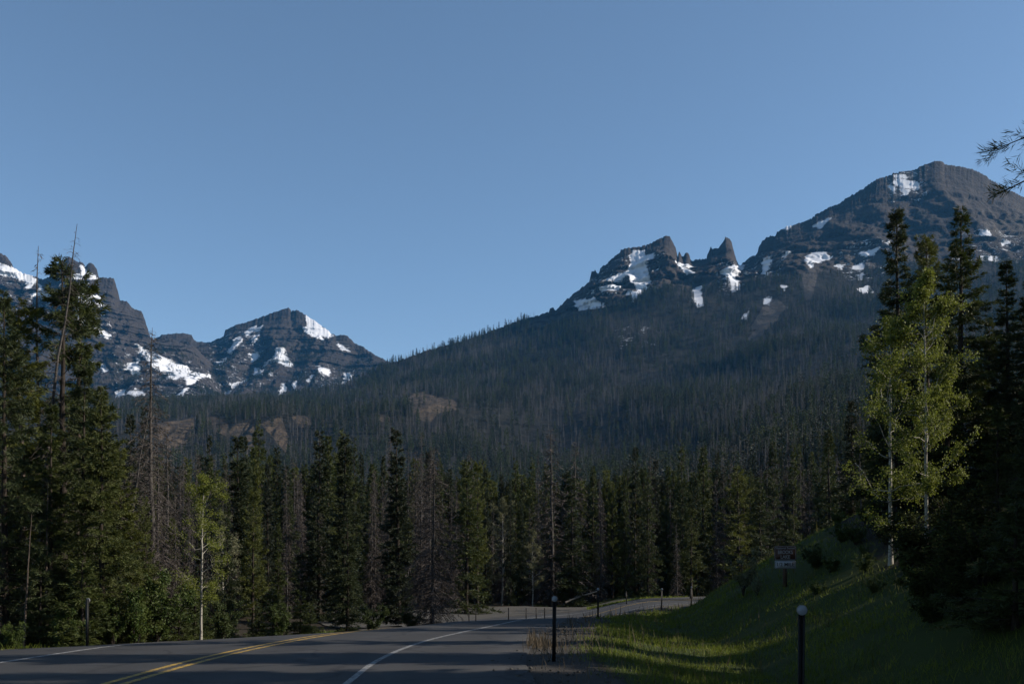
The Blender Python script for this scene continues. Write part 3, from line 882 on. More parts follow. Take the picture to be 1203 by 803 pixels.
# lighter prototypes for the forest wall
for i in range(4):
    proto('mid_fir%d' % i, conifer(20 + i, 12, (1.15, 1.35, 1.0, 1.5)[i], .01, 19, 'fir', 16, 13, .20, .036, .38, .05, gap=(.05, .1, .1, .15)[i]), ('bark', 'fir'), 12)
for i in range(4):
    proto('mid_spruce%d' % i, conifer(30 + i, 12, (1.4, 1.65, 1.2, 1.8)[i], .01, 18, 'spruce', 16, 13, .20, .036, .42, .08, gap=(.1, .15, .1, .1)[i]), ('bark', 'spruce'), 12)
for i in range(3):
    proto('mid_pine%d' % i, conifer(40 + i, 12, (1.3, 1.1, 1.5)[i], .10, 15, 'pine', 16, 13, .20, .036, .2, .2, .1, gap=.2), ('bark', 'pine'), 12)
for i in range(4):  # crown parts of the dead trees are bare branches and twigs, no foliage
    proto('mid_dead%d' % i, dead_conifer(50 + i, 12, (1.7, 1.4, 1.9, 1.2)[i], .04, 20, 30, .55, .05, .034, L=.50), ('deadbark', 'deadtwig'), 12, ('trunk', 'crown'))
proto('dead_big', dead_conifer(60, 10, 2.5, .02, 34, 60, .55, .0, .022, L=.45), ('deadbark', 'deadtwig'), 10, ('trunk', 'crown'))
proto('dead_tall', dead_conifer(61, 12, 1.7, .04, 24, 40, .75, .0, .018, L=.40), ('deadbark', 'deadtwig'), 12, ('trunk', 'crown'))
proto('dead_lean', dead_conifer(62, 13, 1.2, .25, 17, 8, .65, .0, .014, lean=.07, bend=.03, sparse=.45, r0=.085), ('deadbark', 'deadtwig'), 13, ('trunk', 'crown'))
proto('dead_thin', dead_conifer(63, 11, .65, .2, 12, 6, .25, .1, .018, sparse=.4, r0=.08), ('deadbark', 'deadtwig'), 11, ('trunk', 'crown'))
proto('dead_bent', dead_conifer(64, 9, 1.5, .05, 22, 30, .7, .0, .018, lean=.02, bend=.09, r0=.07), ('deadbark', 'deadtwig'), 9, ('trunk', 'crown'))
proto('pole', dead_conifer(65, 6, .45, .3, 5, 3, .4, .1, .012, sparse=.6, r0=.055), ('polebark', 'deadtwig'), 6, ('trunk', 'crown'))
proto('aspen_a', aspen(70, 8.2, 1.4, 27000, .16, .058), ('aspenbark', 'aspen'), 8.2)
proto('aspen_b', aspen(71, 6.8, 1.2, 9000, .12, .056), ('aspenbark', 'aspen'), 6.8)
proto('aspen_c', aspen(72, 8.0, 1.3, 11000, .22, .060, .01), ('aspenbark', 'aspen'), 8)
proto('aspen_mid', aspen(73, 9, 1.3, 9000, .2, .085), ('aspenbark', 'palewillow'), 9)
proto('sapling', bush_geo(95, 1.8, .75, 2600, .055, 8), ('bark', 'palewillow'), 1.8, ('stems', 'foliage'))
for i in range(3):
    proto('bush%d' % i, bush_geo(80 + i, 1.6, .9, 6000, .060), ('bark', 'bush'), 1.6, ('stems', 'foliage'))
M['shadebush'] = mat_leaf('leaves_shaded', (.020, .028, .009), (.036, .046, .014), (.028, .033, .013), .2, 2, .95, .03)  # darker copy of the bush leaves, bank shade put into the colour
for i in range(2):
    proto('shadebush%d' % i, bush_geo(180 + i, 1.2, .8, 4200, .055), ('bark', 'shadebush'), 1.2, ('stems', 'foliage'))
proto('young', conifer(90, 3, .8, .02, 24, 'spruce', 22, 10, .12, .024, .3, .15), ('bark', 'spruce'), 3)

# ------------------------------------------------------------------ trees that stand out in the photograph
HERO = []
def hero(key, name, px, Y, ytop, label, cat, ybase=None, rz=None, wide=1.0, tilt=(0, 0), group=None):
    kx, _ = proj_dir(px, ytop)
    x = float(kx * Y)
    z = gz(x, Y)
    kt, kz = proj_dir(px, ytop)
    H = float(CAM_H + kz * Y - z)
    HERO.append((x, Y))
    return plant(key, name, x, Y, H, label, cat, group, rz, None, wide, tilt)

# left roadside stand
hero('spruce_a', 'spruce_tree', 6, 27, 338, 'dense green spruce at the picture edge, nearest the road on its forest side', 'tree', wide=.85)
hero('pine_a', 'pine_tree', 30, 30, 352, 'bushy green pine just inside the leftmost spruce', 'tree', wide=.95)
hero('dead_thin', 'dead_tree', 46, 33, 290, 'thin bare spiky snag poking up between pines beside the leaning snag', 'dead tree')
hero('dead_lean', 'dead_tree', 44, 29, 262, 'bare grey snag leaning right high above the roadside pines', 'dead tree', rz=0.0)
hero('pine_sparse', 'pine_tree', 74, 30, 300, 'tall sparse pine right behind the leaning bare snag', 'tree', wide=1.05)
hero('pine_b', 'pine_tree', 92, 33, 318, 'sparse pine with bare lower stem, between leaning snag and sunlit spruce', 'tree')
hero('spruce_lit', 'spruce_tree', 118, 27.5, 452, 'broad sunlit olive spruce above the lone post on the forest side', 'tree', wide=.95)
hero('spruce_b', 'spruce_tree', 96, 29, 425, 'mid height spruce filling in behind the sunlit olive spruce', 'tree')
hero('spruce_lit', 'spruce_tree', 140, 32, 520, 'small sunlit olive spruce beside the grey drooping dead tree', 'tree', wide=1.0)
hero('spruce_b', 'spruce_tree', 58, 28, 470, 'shaded spruce under the sparse pines near the reddish pole trunk', 'tree')
hero('young', 'spruce_tree', 98, 26, 655, 'low young spruce around the foot of the lone forest side post', 'tree', wide=1.3)
hero('young', 'spruce_tree', 46, 26.5, 668, 'low young spruce between the pale pole and the reddish pole', 'tree', wide=1.2)
hero('pole', 'bare_pole_tree', 28, 25.8, 600, 'slim pale bare pole trunk leaning at the road edge', 'dead tree', tilt=(0, R(3)), rz=0.0)
hero('pole', 'bare_pole_tree', 55, 27.2, 560, 'slim reddish bare pole trunk among shaded spruces', 'dead tree')
hero('dead_tall', 'dead_tree', 178, 38, 382, 'tall grey dead conifer with drooping twigs, left of the white aspen', 'dead tree')
hero('dead_bent', 'dead_tree', 148, 37, 465, 'bent grey dead conifer bowing beside the tall grey dead one', 'dead tree', rz=0.0)
hero('dead_tall', 'dead_tree', 196, 45, 500, 'shorter grey dead conifer between tall dead conifer and white aspen', 'dead tree')
hero('aspen_c', 'aspen_tree', 236, 31, 555, 'slender white trunked aspen lit by sun at the forest edge', 'tree')
hero('aspen_mid', 'aspen_tree', 262, 44, 600, 'thin leafed grey aspen behind the white trunked aspen', 'tree')
# middle of the forest wall
hero('mid_fir2', 'fir_tree', 468, 52, 503, 'tall black narrow fir rising left of the big bare spruce', 'tree', wide=1.15)
hero('dead_big', 'dead_tree', 508, 42, 522, 'big bare brown dead spruce with wide skirt at the road bend', 'dead tree', wide=1.0)
hero('mid_spruce0', 'spruce_tree', 408, 40, 585, 'sunlit green spruce right at the road edge, mid forest', 'tree', wide=.9)
hero('mid_fir0', 'fir_tree', 404, 56, 510, 'pointed dark fir above the sunlit roadside spruce', 'tree', wide=1.1)
hero('mid_fir1', 'fir_tree', 375, 58, 505, 'dense dark fir, taller of the pair left of the sunlit roadside spruce', 'tree')
hero('mid_fir2', 'fir_tree', 278, 60, 512, 'pointed dark fir above the grey aspen', 'tree', wide=1.2)
hero('mid_spruce1', 'spruce_tree', 548, 74, 540, 'broad dark spruce just right of the big bare spruce', 'tree', wide=1.0)
hero('aspen_mid', 'aspen_tree', 590, 93, 585, 'pale leafed aspen in the forest wall behind the turnout posts', 'tree')
hero('aspen_mid', 'aspen_tree', 626, 91.5, 622, 'pale white stemmed aspen left of the roadside reflector post', 'tree')
hero('mid_dead0', 'dead_tree', 647, 94, 500, 'tall dead conifer towering above the roadside reflector post', 'dead tree', wide=1.2)
hero('mid_dead2', 'dead_tree', 676, 96, 515, 'dead conifer standing just right of the tallest grey one', 'dead tree')
hero('mid_spruce2', 'spruce_tree', 672, 92, 560, 'green sunlit spruce above the fallen pale log', 'tree', wide=1.3)
hero('mid_pine0', 'pine_tree', 812, 82, 595, 'yellow green pine low in the forest left of the sign', 'tree', wide=1.2)
hero('mid_pine2', 'pine_tree', 868, 78, 545, 'tall yellow green pine left of the sign at the slope foot', 'tree', wide=1.2)
hero('mid_spruce3', 'spruce_tree', 893, 74, 560, 'reddish tinged spruce directly behind the sign', 'tree', wide=1.1)
# right bank
hero('spruce_b', 'spruce_tree', 1118, 24.7, 570, 'short dark spruce at the foot of the tall bright aspen, on its right', 'tree', wide=1.5)
hero('spruce_a', 'spruce_tree', 1150, 24.0, 585, 'short dark spruce low on the right bank beside the undergrowth', 'tree', wide=1.5)
hero('young', 'young_spruce', 1192, 16.2, 585, 'dark young spruce nearest the photographer at the right picture edge', 'tree', wide=1.4)
hero('spruce_a', 'spruce_tree', 1072, 36, 415, 'dark spruce seen between the two aspens', 'tree', wide=1.1)
hero('spruce_b', 'spruce_tree', 1112, 35.5, 380, 'dark spruce close behind the tall bright aspen', 'tree', wide=1.2)
hero('spruce_b', 'spruce_tree', 1034, 40, 478, 'shaded spruce just left of the sparse aspen', 'tree', wide=1.2)
hero('spruce_a', 'spruce_tree', 1162, 38, 372, 'dark spruce filling the gap right of the tallest dark spruce', 'tree', wide=1.1)
hero('spruce_b', 'spruce_tree', 1172, 24.4, 470, 'shaded spruce low on the right bank in front of the tall dark ones', 'tree', wide=1.1)
hero('spruce_a', 'spruce_tree', 1222, 18.5, 380, 'black shaded spruce filling the right picture edge near the photographer', 'tree', wide=1.0)
hero('spruce_b', 'spruce_tree', 1205, 28.1, 470, 'shaded spruce at the right picture edge behind the nearest black one', 'tree', wide=1.1)
hero('aspen_a', 'aspen_tree', 1088, 30, 318, 'tall bright yellow green aspen on the right bank', 'tree', wide=.85)
hero('aspen_b', 'aspen_tree', 1046, 30.5, 372, 'shorter sparse aspen with white limbs beside the tall bright aspen', 'tree')
hero('spruce_b', 'spruce_tree', 1057, 38, 243, 'tall narrow dark spruce behind the sparse aspen', 'tree', wide=1.05)
hero('pine_a', 'pine_tree', 1090, 42, 278, 'dark pine half hidden between the two tall spruces behind the aspens', 'tree')
hero('spruce_a', 'spruce_tree', 1128, 37, 243, 'tallest dark spruce right of the bright aspen', 'tree', wide=1.15)
hero('spruce_b', 'spruce_tree', 1186, 40, 303, 'dark spruce near the right picture edge on the bank', 'tree', wide=1.15)
hero('spruce_a', 'spruce_tree', 1210, 37, 322, 'dark spruce cut by the right picture edge', 'tree', wide=1.2)
hero('spruce_b', 'spruce_tree', 1150, 44, 420, 'shorter dark spruce behind the tallest one on the bank', 'tree')
hero('dead_thin', 'dead_tree', 1012, 46, 470, 'thin dead stem on the bank left of the aspens', 'dead tree')
hero('mid_fir3', 'fir_tree', 1000, 54, 470, 'dark fir up the bank between the sign and the aspens', 'tree', wide=1.2)
hero('mid_spruce1', 'spruce_tree', 1030, 52, 440, 'shaded spruce filling the bank behind the sparse aspen', 'tree', wide=1.2)
hero('mid_spruce0', 'spruce_tree', 975, 92, 505, 'dark spruce up the slope right of the sign', 'tree', wide=1.2)
hero('pole', 'bare_pole_tree', 1024, 36, 588, 'short leaning bare stick on the bank below the sparse aspen', 'dead tree', tilt=(0, R(-22)), rz=0.0)

# ------------------------------------------------------------------ the forest wall: individuals with ordinal labels
ORD = ['first', 'second', 'third', 'fourth', 'fifth', 'sixth', 'seventh', 'eighth', 'ninth', 'tenth', 'eleventh', 'twelfth', 'thirteenth', 'fourteenth', 'fifteenth', 'sixteenth', 'seventeenth', 'eighteenth', 'nineteenth', 'twentieth', 'twenty first', 'twenty second', 'twenty third', 'twenty fourth', 'twenty fifth', 'twenty sixth', 'twenty seventh', 'twenty eighth', 'twenty ninth', 'thirtieth', 'thirty first', 'thirty second', 'thirty third', 'thirty fourth', 'thirty fifth']
ZONES = [(-400, 60, 'behind the leaning snag'), (60, 160, 'behind the sunlit olive spruce'), (160, 260, 'behind the white trunked aspen'), (260, 350, 'between white aspen and sunlit roadside spruce'),
         (350, 440, 'around the sunlit roadside spruce'), (440, 540, 'around the big bare spruce'), (540, 640, 'behind the turnout posts'),
         (640, 720, 'behind the fallen pale log'), (720, 790, 'behind the far road bend'), (790, 870, 'left of the sign'), (870, 960, 'behind the sign'), (960, 1060, 'behind the sparse aspen'), (1060, 1500, 'behind the tallest dark spruces')]
cand = []
def free(x, y, dmin):
    for hx, hy in HERO:
        if (hx - x)**2 + (hy - y)**2 < dmin * dmin: return False
    return True
r2 = np.random.default_rng(99)
placed = []
def scatter(n, xr, yr, dmin, ok):
    c = 0
    for _ in range(n * 30):
        x = r2.uniform(*xr); y = r2.uniform(*yr)
        off = float(road_off(np.array([x]), np.array([y]))[0])
        px, _py = to_px(x, y, 3.0)
        if px < -60 or px > 1280 or not ok(x, y, off, px): continue
        if not free(x, y, dmin) or any((a - x)**2 + (b - y)**2 < dmin * dmin for a, b, *_ in placed): continue
        placed.append((x, y, off, px)); c += 1
        if c >= n: break

in_turn = lambda x, y, off: (off > -19) and (44 < y < 91) and off < 0
# forest side of the road, near the bend
scatter(185, (-45, 6), (29, 64), 1.15, lambda x, y, off, px: off < -8.0 - (1.0 if px > 60 else 0) and not in_turn(x, y, off) and not (170 < px < 300 and y < 36))
# forest wall beyond the bend
scatter(320, (-55, 50), (70, 116), 1.4, lambda x, y, off, px: off < -7.5 and not in_turn(x, y, off) and not (690 < px < 800 and y < 78))
# right bank
scatter(40, (14, 75), (40, 100), 2.3, lambda x, y, off, px: off > 22 and px > 985 and not (55 < y < 90 and x < 70))

y_top = interp([(-100, 480), (60, 520), (200, 545), (300, 540), (400, 545), (500, 550), (600, 560), (700, 560), (800, 545), (900, 520), (1000, 480), (1100, 450), (1300, 400)])
info = []
for (x, y, off, px) in placed:
    left = px < 540 and y < 66
    z = gz(x, y)
    yt = float(y_top(px)) + r2.normal() * 34 + 14
    if left: yt += 18
    _, kz = proj_dir(px, yt)
    H = float(np.clip(CAM_H + kz * y - z, 3.2, 16))
    u = r2.random()
    dead = u < (.42 if px < 600 else .5)
    if dead: kd, key, nm = 'grey dead conifer', 'mid_dead%d' % r2.integers(4), 'dead_tree'
    elif u < .66: kd, key, nm = 'dark fir', 'mid_fir%d' % r2.integers(4), 'fir_tree'
    elif u < .82: kd, key, nm = 'green spruce', 'mid_spruce%d' % r2.integers(4), 'spruce_tree'
    else: kd, key, nm = 'yellow green pine', 'mid_pine%d' % r2.integers(3), 'pine_tree'
    if px > 985 and dead: kd, key, nm = 'dark fir', 'mid_fir%d' % r2.integers(4), 'fir_tree'
    zi = next(k for k, zz in enumerate(ZONES) if zz[0] <= px < zz[1])
    info.append(dict(x=x, y=y, px=px, H=H, kd=kd, key=key, nm=nm, z=zi))
for zi in range(len(ZONES)):
    zt = sorted([t for t in info if t['z'] == zi], key=lambda t: t['y'])
    for k, t in enumerate(zt):
        t['row'] = 'front rows' if k < len(zt) / 2 else 'back rows'
    for row in ('front rows', 'back rows'):
        for kd in set(t['kd'] for t in zt):
            same = sorted([t for t in zt if t['row'] == row and t['kd'] == kd], key=lambda t: t['px'])
            for k, t in enumerate(same):
                lab = ('%s %s from the left, %s %s' % (ORD[k], kd, row, ZONES[zi][2])) if len(same) > 1 else ('only %s in the %s %s' % (kd, row, ZONES[zi][2]))
                plant(t['key'], t['nm'], t['x'], t['y'], t['H'], lab, 'dead tree' if 'dead' in kd else 'tree', 'trees of the forest wall', wide=float(r2.uniform(.56, .85)))

# low young conifers along the forest edge
ye = []
r4 = np.random.default_rng(12)
for _ in range(4000):
    x, y = r4.uniform(-16, 3), r4.uniform(24.5, 52)
    off = float(road_off(np.array([x]), np.array([y]))[0]); px = to_px(x, y, .5)[0]
    if not (-9.6 < off < -6.9) or in_turn(x, y, off) or px < 60 or any((a - x)**2 + (b - y)**2 < .9 for a, b, _ in ye): continue
    ye.append((float(x), float(y), px))
    if len(ye) == 25: break
for k, (x, y, px) in enumerate(sorted(ye, key=lambda t: t[2])):
    plant('young', 'young_spruce', x, y, float(r4.uniform(.8, 2.6)), '%s low young spruce from the left along the forest edge of the road' % ORD[k], 'tree', 'young spruces along the forest edge', wide=1.1)

# trees standing on the bank beside the photographer: they shade the road
SHADE = []
GAPS = [(21.7, 23.3), (25.5, 27.4), (29.2, 31.6), (17.2, 17.9)]
def shade(key, nm, x, y, H, wide=1.0):
    if any(a - .075 * H * wide < y < b + .075 * H * wide for a, b in GAPS) and H > 4: return
    SHADE.append((x, y))
    plant(key, nm, x, y, H, 'tall conifer standing on the bank just beyond the right picture edge', 'tree', 'trees on the bank beside the photographer', wide=wide)
r3 = np.random.default_rng(31)
tries = 0
for _ in range(3000):
    if len(SHADE) >= 26: break
    y = r3.uniform(24, 46); x = r3.uniform(.56 * y + 1.5, .56 * y + 16)
    if any((a - x)**2 + (b - y)**2 < 5.0 for a, b in SHADE): continue
    H = 6.5 + max(0, (x - .56 * y - 6) * .35) if y < 34 else 9
    shade(r3.choice(['spruce_b', 'spruce_a', 'pine_a']), 'spruce_tree', float(x), float(y), float(H * r3.uniform(.85, 1.1)), 1.0)
for x, y, H in [(11.5, 12.5, 9), (13.5, 16, 10), (12.4, 14.2, 8), (15, 19, 10), (14.2, 17.6, 9), (16.5, 21, 10), (18, 16.5, 12), (17, 13.5, 12), (13, 10.5, 11), (10.6, 9.6, 10), (19.5, 20, 12), (16.8, 23.5, 9)]:
    shade('spruce_b' if int(x * 2) % 2 else 'spruce_a', 'spruce_tree', x, y, H, 1.15)
while len(SHADE) < 86 and tries < 6000:
    tries += 1
    x, y = r3.uniform(7.5, 30), r3.uniform(-9, 27)
    px, _ = to_px(x, y, 4.0)
    if (y > 4 and px < 1290) or any((a - x)**2 + (b - y)**2 < 4.5 for a, b in SHADE): continue
    if 19 < y < 27 and x > 14 and r3.random() < .5: continue
    key = r3.choice(['spruce_b', 'pine_a', 'pine_b', 'pine_sparse', 'pine_sparse'])
    shade(key, 'pine_tree' if 'pine' in key else 'spruce_tree', float(x), float(y), float(r3.uniform(9, 15)), .85)
plant('pine_near', 'pine_tree', 7.45, 11.0, 13.0, 'near pine whose drooping branch tips hang in at the upper right picture corner', 'tree', wide=.9, rz=1.0)

# ------------------------------------------------------------------ distant forest
far_col = bpy.data.collections.new('far_tree_shapes')
def far_proto(i, pair, mats):
    g = Geo()
    a, b = pair
    me1 = a; n1 = None
    v0 = np.concatenate(a.v); q0 = np.concatenate(a.q)
    v1 = np.concatenate(b.v); q1 = np.concatenate(b.q)
    g.add(v0, q0); g.add(v1, q1)
    me = g.mesh('far_conifer')
    me.materials.append(M[mats[0]]); me.materials.append(M[mats[1]])
    mi = np.zeros(len(me.polygons), np.int32); mi[len(q0):] = 1
    me.polygons.foreach_set('material_index', mi)
    o = bpy.data.objects.new('far_conifer_%02d' % i, me)
    far_col.objects.link(o)
NF = 10
for i in range(3):
    far_proto(i, conifer(200 + i, 12, (1.5, 1.9, 1.7)[i], .03, 6, 'spruce', 5, 2, .75, .26, .35, .08, gap=.2), ('bark', 'fir'))
for i in range(3, 5):
    far_proto(i, conifer(200 + i, 12, (1.8, 1.5)[i - 3], .08, 6, 'spruce', 5, 2, .75, .26, .35, .08, gap=.3), ('bark', 'spruce'))
M['fardead'] = mat_bark('dead_wood_far', (.055, .051, .048), (.115, .107, .10))
for i in range(5, 10):
    far_proto(i, dead_conifer(200 + i, 12, (1.2, .9, 1.4, .7, 1.1)[i - 5], .08, 8, 5, .4, .08, .07, L=.75, k=4, r0=.17), ('fardead', 'fardead'))

near_col = bpy.data.collections.new('near_tree_shapes')
for i, k in enumerate(['mid_fir0', 'mid_fir1', 'mid_spruce0', 'mid_spruce1', 'mid_pine1', 'mid_dead0', 'mid_dead1', 'mid_dead2', 'mid_dead3', 'mid_dead1']):
    a, b = PROTO[k][:2]
    def arrays(me):
        v = np.empty(len(me.vertices) * 3, np.float32); me.vertices.foreach_get('co', v)
        q = np.empty(len(me.loops), np.int32); me.loops.foreach_get('vertex_index', q)
        return v.reshape(-1, 3), q.reshape(-1, 4)
    (v0, q0), (v1, q1) = arrays(a), arrays(b)
    g = Geo(); g.add(v0, q0); g.add(v1, q1)
    me = g.mesh('near_conifer'); me.materials.append(a.materials[0]); me.materials.append(b.materials[0])
    mi = np.zeros(len(me.polygons), np.int32); mi[len(q0):] = 1
    me.polygons.foreach_set('material_index', mi)
    near_col.objects.link(bpy.data.objects.new('near_conifer_%02d' % i, me))

def scatter_sheet(S, n, ok, seed):
    r = np.random.default_rng(seed)
    V = S['V']
    a = V[:-1, :-1]; b = V[:-1, 1:]; d = V[1:, :-1]
    area = np.linalg.norm(np.cross((b - a)[..., :2], (d - a)[..., :2])[..., None], axis=-1) if False else np.abs((b - a)[..., 0] * (d - a)[..., 1] - (b - a)[..., 1] * (d - a)[..., 0])
    w = area * ok(S)[:-1, :-1]
    w = w.ravel() / w.sum()
    k = r.choice(len(w), n, p=w)
    i, j = np.unravel_index(k, area.shape)
    u = r.random((n, 1)); v = r.random((n, 1))
    c = V[i + 1, j + 1]
    p = (V[i, j] * (1 - u) + V[i, j + 1] * u) * (1 - v) + (V[i + 1, j] * (1 - u) + c * u) * v
    return p
def forest_object(name, p, hmin, hmax, deadp, label, seed, sink=.4, col=None):
    r = np.random.default_rng(seed)
    n = len(p)
    me = bpy.data.meshes.new(name)
    me.vertices.add(n)
    q = p.copy(); q[:, 2] -= sink
    me.vertices.foreach_set('co', q.astype(np.float32).ravel())
    # dead and living stands in drifts
    drift = fbm(np.stack([p[:, 0] / 120, p[:, 1] / 200, 0 * p[:, 0] + seed], 1), 3)
    dead = r.random(n) < np.clip(deadp + .55 * drift, .08, .92)
    idx = np.where(dead, r.integers(5, 10, n), r.integers(0, 5, n))
    a = me.attributes.new('idx', 'INT', 'POINT'); a.data.foreach_set('value', idx.astype(np.int32))
    h = r.uniform(hmin, hmax, n) / 12 * np.where(dead, 1.0, .95)
    attr(me, 'sz', h); attr(me, 'sw', h * r.uniform(.8, 1.3, n)); attr(me, 'rz', r.random(n) * 6.28)
    o = obj(name, me)
    ng = bpy.data.node_groups.new(name + '_scatter', 'GeometryNodeTree')
    ng.interface.new_socket('Geometry', in_out='INPUT', socket_type='NodeSocketGeometry')
    ng.interface.new_socket('Geometry', in_out='OUTPUT', socket_type='NodeSocketGeometry')
    N = ng.nodes; L = ng.links
    gi = N.new('NodeGroupInput'); go = N.new('NodeGroupOutput')
    ci = N.new('GeometryNodeCollectionInfo'); ci.inputs['Collection'].default_value = col or far_col
    ci.inputs['Separate Children'].default_value = True; ci.inputs['Reset Children'].default_value = True
    ip = N.new('GeometryNodeInstanceOnPoints'); ip.inputs['Pick Instance'].default_value = True
    def na(nm, typ):
        x = N.new('GeometryNodeInputNamedAttribute'); x.data_type = typ; x.inputs['Name'].default_value = nm
        return x.outputs['Attribute']
    cr = N.new('ShaderNodeCombineXYZ'); L.new(na('rz', 'FLOAT'), cr.inputs[2])
    cs = N.new('ShaderNodeCombineXYZ'); sw = na('sw', 'FLOAT'); L.new(sw, cs.inputs[0]); L.new(sw, cs.inputs[1]); L.new(na('sz', 'FLOAT'), cs.inputs[2])
    L.new(gi.outputs[0], ip.inputs['Points']); L.new(ci.outputs[0], ip.inputs['Instance']); L.new(na('idx', 'INT'), ip.inputs['Instance Index'])
    L.new(cr.outputs[0], ip.inputs['Rotation']); L.new(cs.outputs[0], ip.inputs['Scale']); L.new(ip.outputs[0], go.inputs[0])
    md = o.modifiers.new('scatter', 'NODES'); md.node_group = ng
    tag(o, label, 'forest', kind='stuff')
    return o

def ok_hill(S):
    Y = S['V'][..., 1]
    d = sstep(.55, .15, S['rk']) * (S['snow'] < -1.2) * np.where(S['clay'] > -1.5, .06, 1.0) * (S['talus'] < -2)
    thin = .30 + .70 * sstep(-.25, .15, fbm(S['V'] / np.array([150, 260, 1e9]) + 11, 3))
    d = d * thin * (Y > 118)
    d = d * np.where(Y < 900, 1.6, 1.0)
    return d
inview = lambda p, m=60: (to_px(p[:, 0], p[:, 1], p[:, 2])[0] > -m) & (to_px(p[:, 0], p[:, 1], p[:, 2])[0] < 1203 + m)
pc = scatter_sheet(hills, 36000, ok_hill, 5)
pc = pc[inview(pc)]
gp = np.stack([r2.uniform(-75, 75, 1700), r2.uniform(116, 150, 1700), np.zeros(1700)], 1)
gp[:, 2] = base_z(gp[:, 0], gp[:, 1])
go_ = road_off(gp[:, 0], gp[:, 1])
gp = gp[go_ < -8]
near_f = np.concatenate([gp, pc[pc[:, 1] < 330]])
forest_object('forest', near_f, 11, 17, .32, 'mixed green and dead grey conifer forest packed behind the front trees', 1, col=near_col)
forest_object('forest', pc[(pc[:, 1] >= 330) & (pc[:, 1] < 800)], 11, 17, .34, 'grey and green conifer forest filling the valley floor', 4)
forest_object('forest', pc[pc[:, 1] >= 800], 11, 20, .50, 'grey green conifer forest covering the far mountain slopes', 2)
ok_B = lambda S: sstep(2.75, 1.6, S['LV']) * (S['LV'] > 1.2) * np.where(S['snow'] > -1, .25, 1.0) * sstep(-.3, .2, fbm(S['V'] / np.array([90, 130, 1e9]), 3))
ok_A = lambda S: sstep(2.2, 1.6, S['LV']) * (S['LV'] > 1.2) * np.where(S['snow'] > -1, .2, 1.0) * sstep(-.3, .2, fbm(S['V'] / np.array([90, 130, 1e9]), 3))
pb = np.concatenate([scatter_sheet(mtnB, 9000, ok_B, 6), scatter_sheet(mtnA, 5000, ok_A, 7)])
pb = pb[inview(pb)]
forest_object('forest', pb, 7, 12, .25, 'sparse small conifers dotting the snowy slopes of the two left peaks', 3)

# ------------------------------------------------------------------ verge plants
def grass_object(n, name, label, xr, yr, keep, hlo, hhi, mat, seed, w0=.010, lean=.45, ypow=1.6):
    r = np.random.default_rng(seed)
    y = yr[0] * (yr[1] / yr[0]) ** (r.random(n) ** (1 / 1.0)) if ypow else r.uniform(*yr, n)
    x = r.uniform(*xr, n)
    off = road_off(x, y)
    offk = np.where(off > 0, off - redge(y) + REDGE, off)
    k = keep(x, y, offk) > r.random(n)
    x, y, off = x[k], y[k], off[k]
    z = base_z(x, y, off) - .02
    m = len(x)
    clump = .55 + .75 * np.clip(.5 + fbm(np.stack([x / .7, y / .7, 0 * x], 1), 3) * .8, 0, 1)
    h = r.uniform(hlo, hhi, m) * clump
    d = nrm(np.stack([r.normal(size=m) * lean, r.normal(size=m) * lean, np.ones(m)], 1))
    a = r.random(m) * PI
    s_ = np.stack([np.cos(a), np.sin(a), 0 * a], 1)
    g = Geo()
    g.blades(np.stack([x, y, z], 1), d, s_, h, np.maximum(w0, y * .0009) * r.uniform(.7, 1.4, m))
    return tag(obj(name, g, mat), label, 'grass', kind='stuff')
def mat_grass(name, ca, cb, cc):
    t = NT(name)
    p = t.pos()
    n = t.noise(p, .9, 4); f = t.noise(p, 14, 2)
    c = t.mix(t.ramp(n, .35, .65), ca, cb)
    c = t.mix(t.math('MULTIPLY', t.ramp(f, .5, .75), .7), c, cc)
    s = t.bsdf(c, .7, .2)
    tr = t.n('ShaderNodeBsdfTranslucent'); t.l(c, tr.inputs['Color'])
    mx = t.n('ShaderNodeMixShader'); mx.inputs[0].default_value = .4
    t.l(s, mx.inputs[1]); t.l(tr.outputs[0], mx.inputs[2])
    return t.done(mx.outputs[0])
M['grass'] = mat_grass('grass_green', (0.081, 0.108, 0.01296), (0.1242, 0.1512, 0.01728), (0.1404, 0.1296, 0.0432))
M['drygrass'] = mat_grass('grass_dry', (0.08, 0.0624, 0.0416), (0.12, 0.092, 0.06), (0.06, 0.0496, 0.0304))
M['weeds'] = mat_grass('weeds', (.06, .065, .016), (.10, .095, .03), (.14, .11, .065))
patch = lambda x, y: np.clip(.62 + 1.3 * fbm(np.stack([x / 2.2, y / 2.2, 0 * x + 3], 1), 3), .05, 1)
grass_object(430000, 'grass', 'short green grass on the verge, ditch and bank right of the road', (-1, 34), (9, 66),
             lambda x, y, off: (off > REDGE + .7) * sstep(REDGE + .7, REDGE + 2.0, off) * patch(x, y) * sstep(34, 24, off) * (.25 + .75 * sstep(15.5, 11.5, off)), .07, .22, M['grass'], 41)
grass_object(60000, 'grass', 'thin strip of green grass along the forest edge of the road', (-40, -2), (16, 46),
             lambda x, y, off: (off < LEDGE - .5) * sstep(-10.0, -6.5, off) * patch(x, y), .06, .25, M['grass'], 42)
grass_object(60000, 'grass', 'patch of sunny green grass beyond the far road bend', (0, 26), (66, 88),
             lambda x, y, off: (off < LEDGE - .6) * (to_px(x, y, -.5)[0] > 690), .08, .25, M['grass'], 43)
tx, ty, tz = hit(628, 757)
grass_object(150000, 'dry_grass', 'tall pale dry grass tuft at the asphalt edge left of the reflector post', (tx - 2, tx + 3), (ty - 4, ty + 6),
             lambda x, y, off: (off > REDGE - .1) * np.clip(np.exp(-((x - tx) / .42)**2 - ((y - ty) / 1.1)**2) + .03 * (off < REDGE + 1.8), 0, 1) * .07, .18, .45, M['drygrass'], 44, .007, .16, 0)
